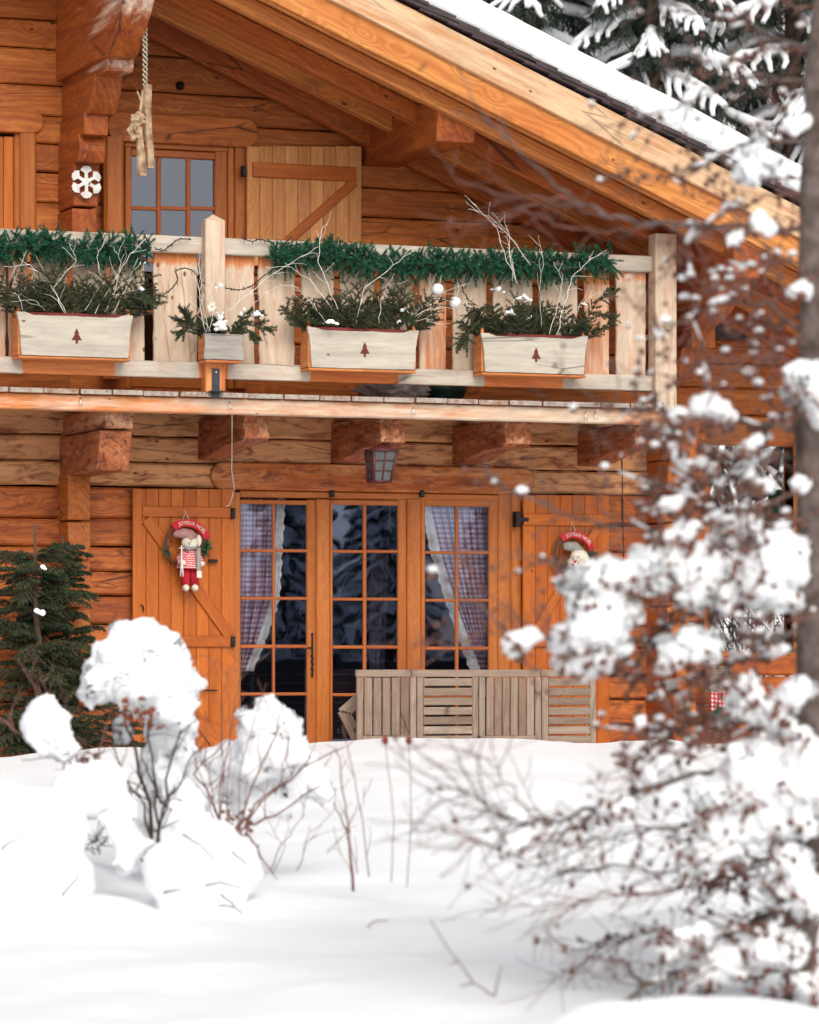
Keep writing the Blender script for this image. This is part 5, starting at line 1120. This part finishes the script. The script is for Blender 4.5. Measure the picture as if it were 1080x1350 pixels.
# ------------------------------------------------------------------ young spruce by the wall on the left
def green_spruce(cx, top, bot, u, wpx, label, n=60, stem='trunk', name='young_spruce', leader=None):
    e = empty(name, PU(cx, bot, u), label, 'tree'); t = MB(); k = u/F
    pline(t, [(cx-3, top), (cx-1, top+90), (cx+2, (top+bot)/2), (cx+3, bot+60)], u, .008, .035, .008, 3, sides=8); t.build('trunk', M['trunk'], e)
    mb = MB()
    for i in range(n):
        f = (i+rnd(0, 1))/n; py = top+(leader or 30)+(bot-top-(leader or 30))*f; L = wpx*k*(.45+.55*f**.4)*rnd(.5, 1.25); a = rnd(0, 6.283)
        p0 = PU(cx, py, u); d = Vector((math.cos(a), math.sin(a), rnd(.1, .5))); cnt = 9; d.normalize(); pts = wander(p0, d, L, cnt, .06, (0, 0, -.5)); mb.tube(pts, .006, .002, 4, mi=1)
        for kx in range(1, cnt+1):
            for s_ in (-1, 1, 0):
                ax = (pts[kx]-pts[kx-1]).normalized(); sd = ax.cross(Vector((0, 0, 1))).normalized()*s_
                sprig(mb, pts[kx], ax*.8+sd*.9+Vector((0, 0, rnd(-.4, .1))), L*.36*(1.2-kx/cnt*.7), .026, 44, .0034, droop=.4, mi=0, stem=1)
    mb.build('needle_boughs', [M['spruce'], M['trunk']], e); return e
G1 = green_spruce(48, 688, 1000, 28.9, 84, 'young green spruce with a bare leader at the left edge of the chalet', 150, leader=40)
clump(sph([(56, 747, 4), (60, 750, 3)], 28.3, 1, 3), 'snow_cap', G1, .012, .01); clump(sph([(48, 805, 4), (56, 808, 5)], 28.2, 1, 3), 'snow_cap', G1, .012, .01)
green_spruce(86, 705, 1000, 29.4, 52, 'darker narrow spruce close behind the young one', 90, leader=10)
G2 = green_spruce(150, 905, 1000, 28.6, 60, 'low spruce seedling showing under the mushroom of snow', 20, leader=8)

# ------------------------------------------------------------------ snowy forest
def snowy_spruce(H, nb, label, loc):
    e = empty('snowy_spruce', loc, label, 'tree', 'snow-laden spruces round the chalet'); g = MB(); s = MB(); t = MB()
    L0 = Vector(loc); t.tube([L0+Vector((0, 0, -1)), L0+Vector((0, 0, H*.6)), L0+Vector((0, 0, H))], .2, .03, 8)
    for i in range(nb):
        f = (i+.5)/nb; z = .06*H+.93*H*f; R_ = (.22*H)*(1-f)**.75*rnd(.75, 1.15)+.15; a = i*2.4+rnd(-.3, .3)
        d = Vector((math.cos(a), math.sin(a), .15)); pts = wander(L0+Vector((0, 0, z)), d, R_, 6, .08, (0, 0, -.9)); side = d.cross(Vector((0, 0, 1))).normalized()
        def strip(pp, r):
            s.tube([q+Vector((rnd(-.03, .03), rnd(-.03, .03), r*.7+rnd(-.02, .03))) for q in pp], r, r*.45, 6)
        def blades(pp, n_, l):
            vs = []; fs = []
            for k in range(n_):
                m = rnd(0, len(pp)-1.01); q = pp[int(m)].lerp(pp[int(m)+1], m-int(m)); dd = Vector((rnd(-.7, .7), rnd(-.7, .7), rnd(-1, -.1))).normalized()*l*rnd(.5, 1.2); w = Vector((rnd(-1, 1), rnd(-1, 1), 0)).normalized()*.022
                c = len(vs); vs += [q-w, q+w, q+dd]; fs.append((c, c+1, c+2))
            g.raw(vs, fs)
        strip(pts[1:], .085*min(1, R_/1.5)+.02); blades(pts, 70, .3)
        for k in range(1, 6):
            for sg in (-1, 1):
                ll = R_*.42*(1.15-k*.13); bp_ = wander(pts[k], (pts[k+1]-pts[k]).normalized()*.9+side*sg*.8, ll, 4, .1, (0, 0, -.8))
                if random.random() < .8: strip(bp_, .055*min(1, R_/1.5)+.015)
                blades(bp_, 34, .26)
    t.build('trunk', M['trunk'], e); g.build('needles', M['fir'], e); s.build('snow_load', M['snow'], e, kind='stuff'); return e
SP = []
def place(px, u, H, rz, label, src=None, sc_=1):
    p = PU(px, HY, u); p.z = ground(p.x, p.y)-.3
    if src is None:
        SP.append(snowy_spruce(H, int(H*7.5), label, p)); return SP[-1]
    r = src.copy(); col.objects.link(r); r.location = p; r.rotation_euler = (0, 0, rz); r.scale = (sc_, sc_, sc_); r['label'] = label
    for ch in src.children: c = ch.copy(); col.objects.link(c); c.parent = r
    return r
a = place(700, 52, 15, 0, 'snow-laden spruce just above the roof edge, leftmost in the forest')
b = place(860, 50, 13, 0, 'large snowy spruce above the middle of the roof slope')
place(960, 56, 0, 1.2, 'snowy spruce behind the larch, second from the trunk', a, 1.05); place(1045, 51, 0, 2.9, 'snowy spruce beside the larch trunk', b, 1.05); place(780, 60, 0, 4., 'snowy spruce between the two nearest ones above the roof', b, 1.3)
place(620, 62, 0, 2.2, 'far snowy spruce half hidden by the roof snow', a, 1.1); place(900, 68, 0, .7, 'far snowy spruce in the second row above the roof', a, 1.3); place(1120, 60, 0, 5, 'snowy spruce at the right edge of the forest', a, 1.1); place(1010, 72, 0, 3.3, 'far snowy spruce in the second row behind the larch trunk', b, 1.6); place(820, 80, 0, 1.9, 'farthest snowy spruce high on the slope', b, 1.7); place(720, 76, 0, .4, 'far snowy spruce in the second row at the left of the forest', a, 1.4)
place(660, 90, 0, 1.4, 'distant snowy spruce high on the slope at the left', b, 1.8); place(940, 95, 0, 2.4, 'distant snowy spruce high on the slope in the middle', b, 1.9); place(1070, 92, 0, .9, 'distant snowy spruce high on the slope at the right', a, 1.6)
# the same kind of trees behind the camera: the door panes mirror them
k = 0
for i in range(11):
    for row in range(2):
        x = 4+i*2.0+rnd(-.5, .5); y = -37-row*5+rnd(-1, 1); src = (a, b)[(i+row) % 2]
        r = src.copy(); col.objects.link(r); s_ = rnd(.42, .55)*(1 if src is a else 1.15); r.location = (x, y, ground(x, y)-.2); r.rotation_euler = (0, 0, rnd(0, 6)); r.scale = (s_, s_, s_); r['label'] = 'snow-laden spruce across the garden, mirrored in the door panes'; r['group'] = 'spruces mirrored in the glass'
        for ch in src.children: c = ch.copy(); col.objects.link(c); c.parent = r
fe = empty('reflection_fence', (14, -33, 0), 'unseen dark board fence added to darken the mirror image in the lower panes', 'fence')  # unseen fence behind the camera, added so the lower panes mirror something dark
mb = MB(); mb.box(2, 28, -33.05, -33, -1.9, .85); mb.build('boards', M['darkwood'], fe)
mb = MB()
for i in range(9): mb.box(2+i*3.2, 2.12+i*3.2, -32.99, -32.9, -1.9, .95, 'z')
mb.build('post', M['darkwood'], fe)
# bare bushes beyond the porch opening
for (px, u, lab) in ((965, 40, 'bare snowy bush seen low through the porch opening'), (1015, 43, 'bare snowy bush seen high through the porch opening'), (1000, 38, 'leafless bush nearest behind the porch opening')):
    p = PU(px, HY, u); p.z = ground(p.x, p.y); e = empty('bare_bush', p, lab, 'shrub', 'bare bushes behind the porch'); mb = MB(); out = []
    for i in range(11): twigtree(mb, p+Vector((rnd(-.3, .3), 0, 0)), Vector((rnd(-.9, .9), rnd(-.5, .5), 1)), rnd(1.2, 2.6), .016, 2, 9, .18, 4, rm=.004, out=out)
    mb.build('twigs', M['darktwig'], e); s = MB()
    for q in out:
        if random.random() < .5: s.tube([z_+Vector((0, 0, .025)) for z_ in q[1:6]], .022, .012, 5)
    s.build('snow_load', M['snow'], e, kind='stuff')
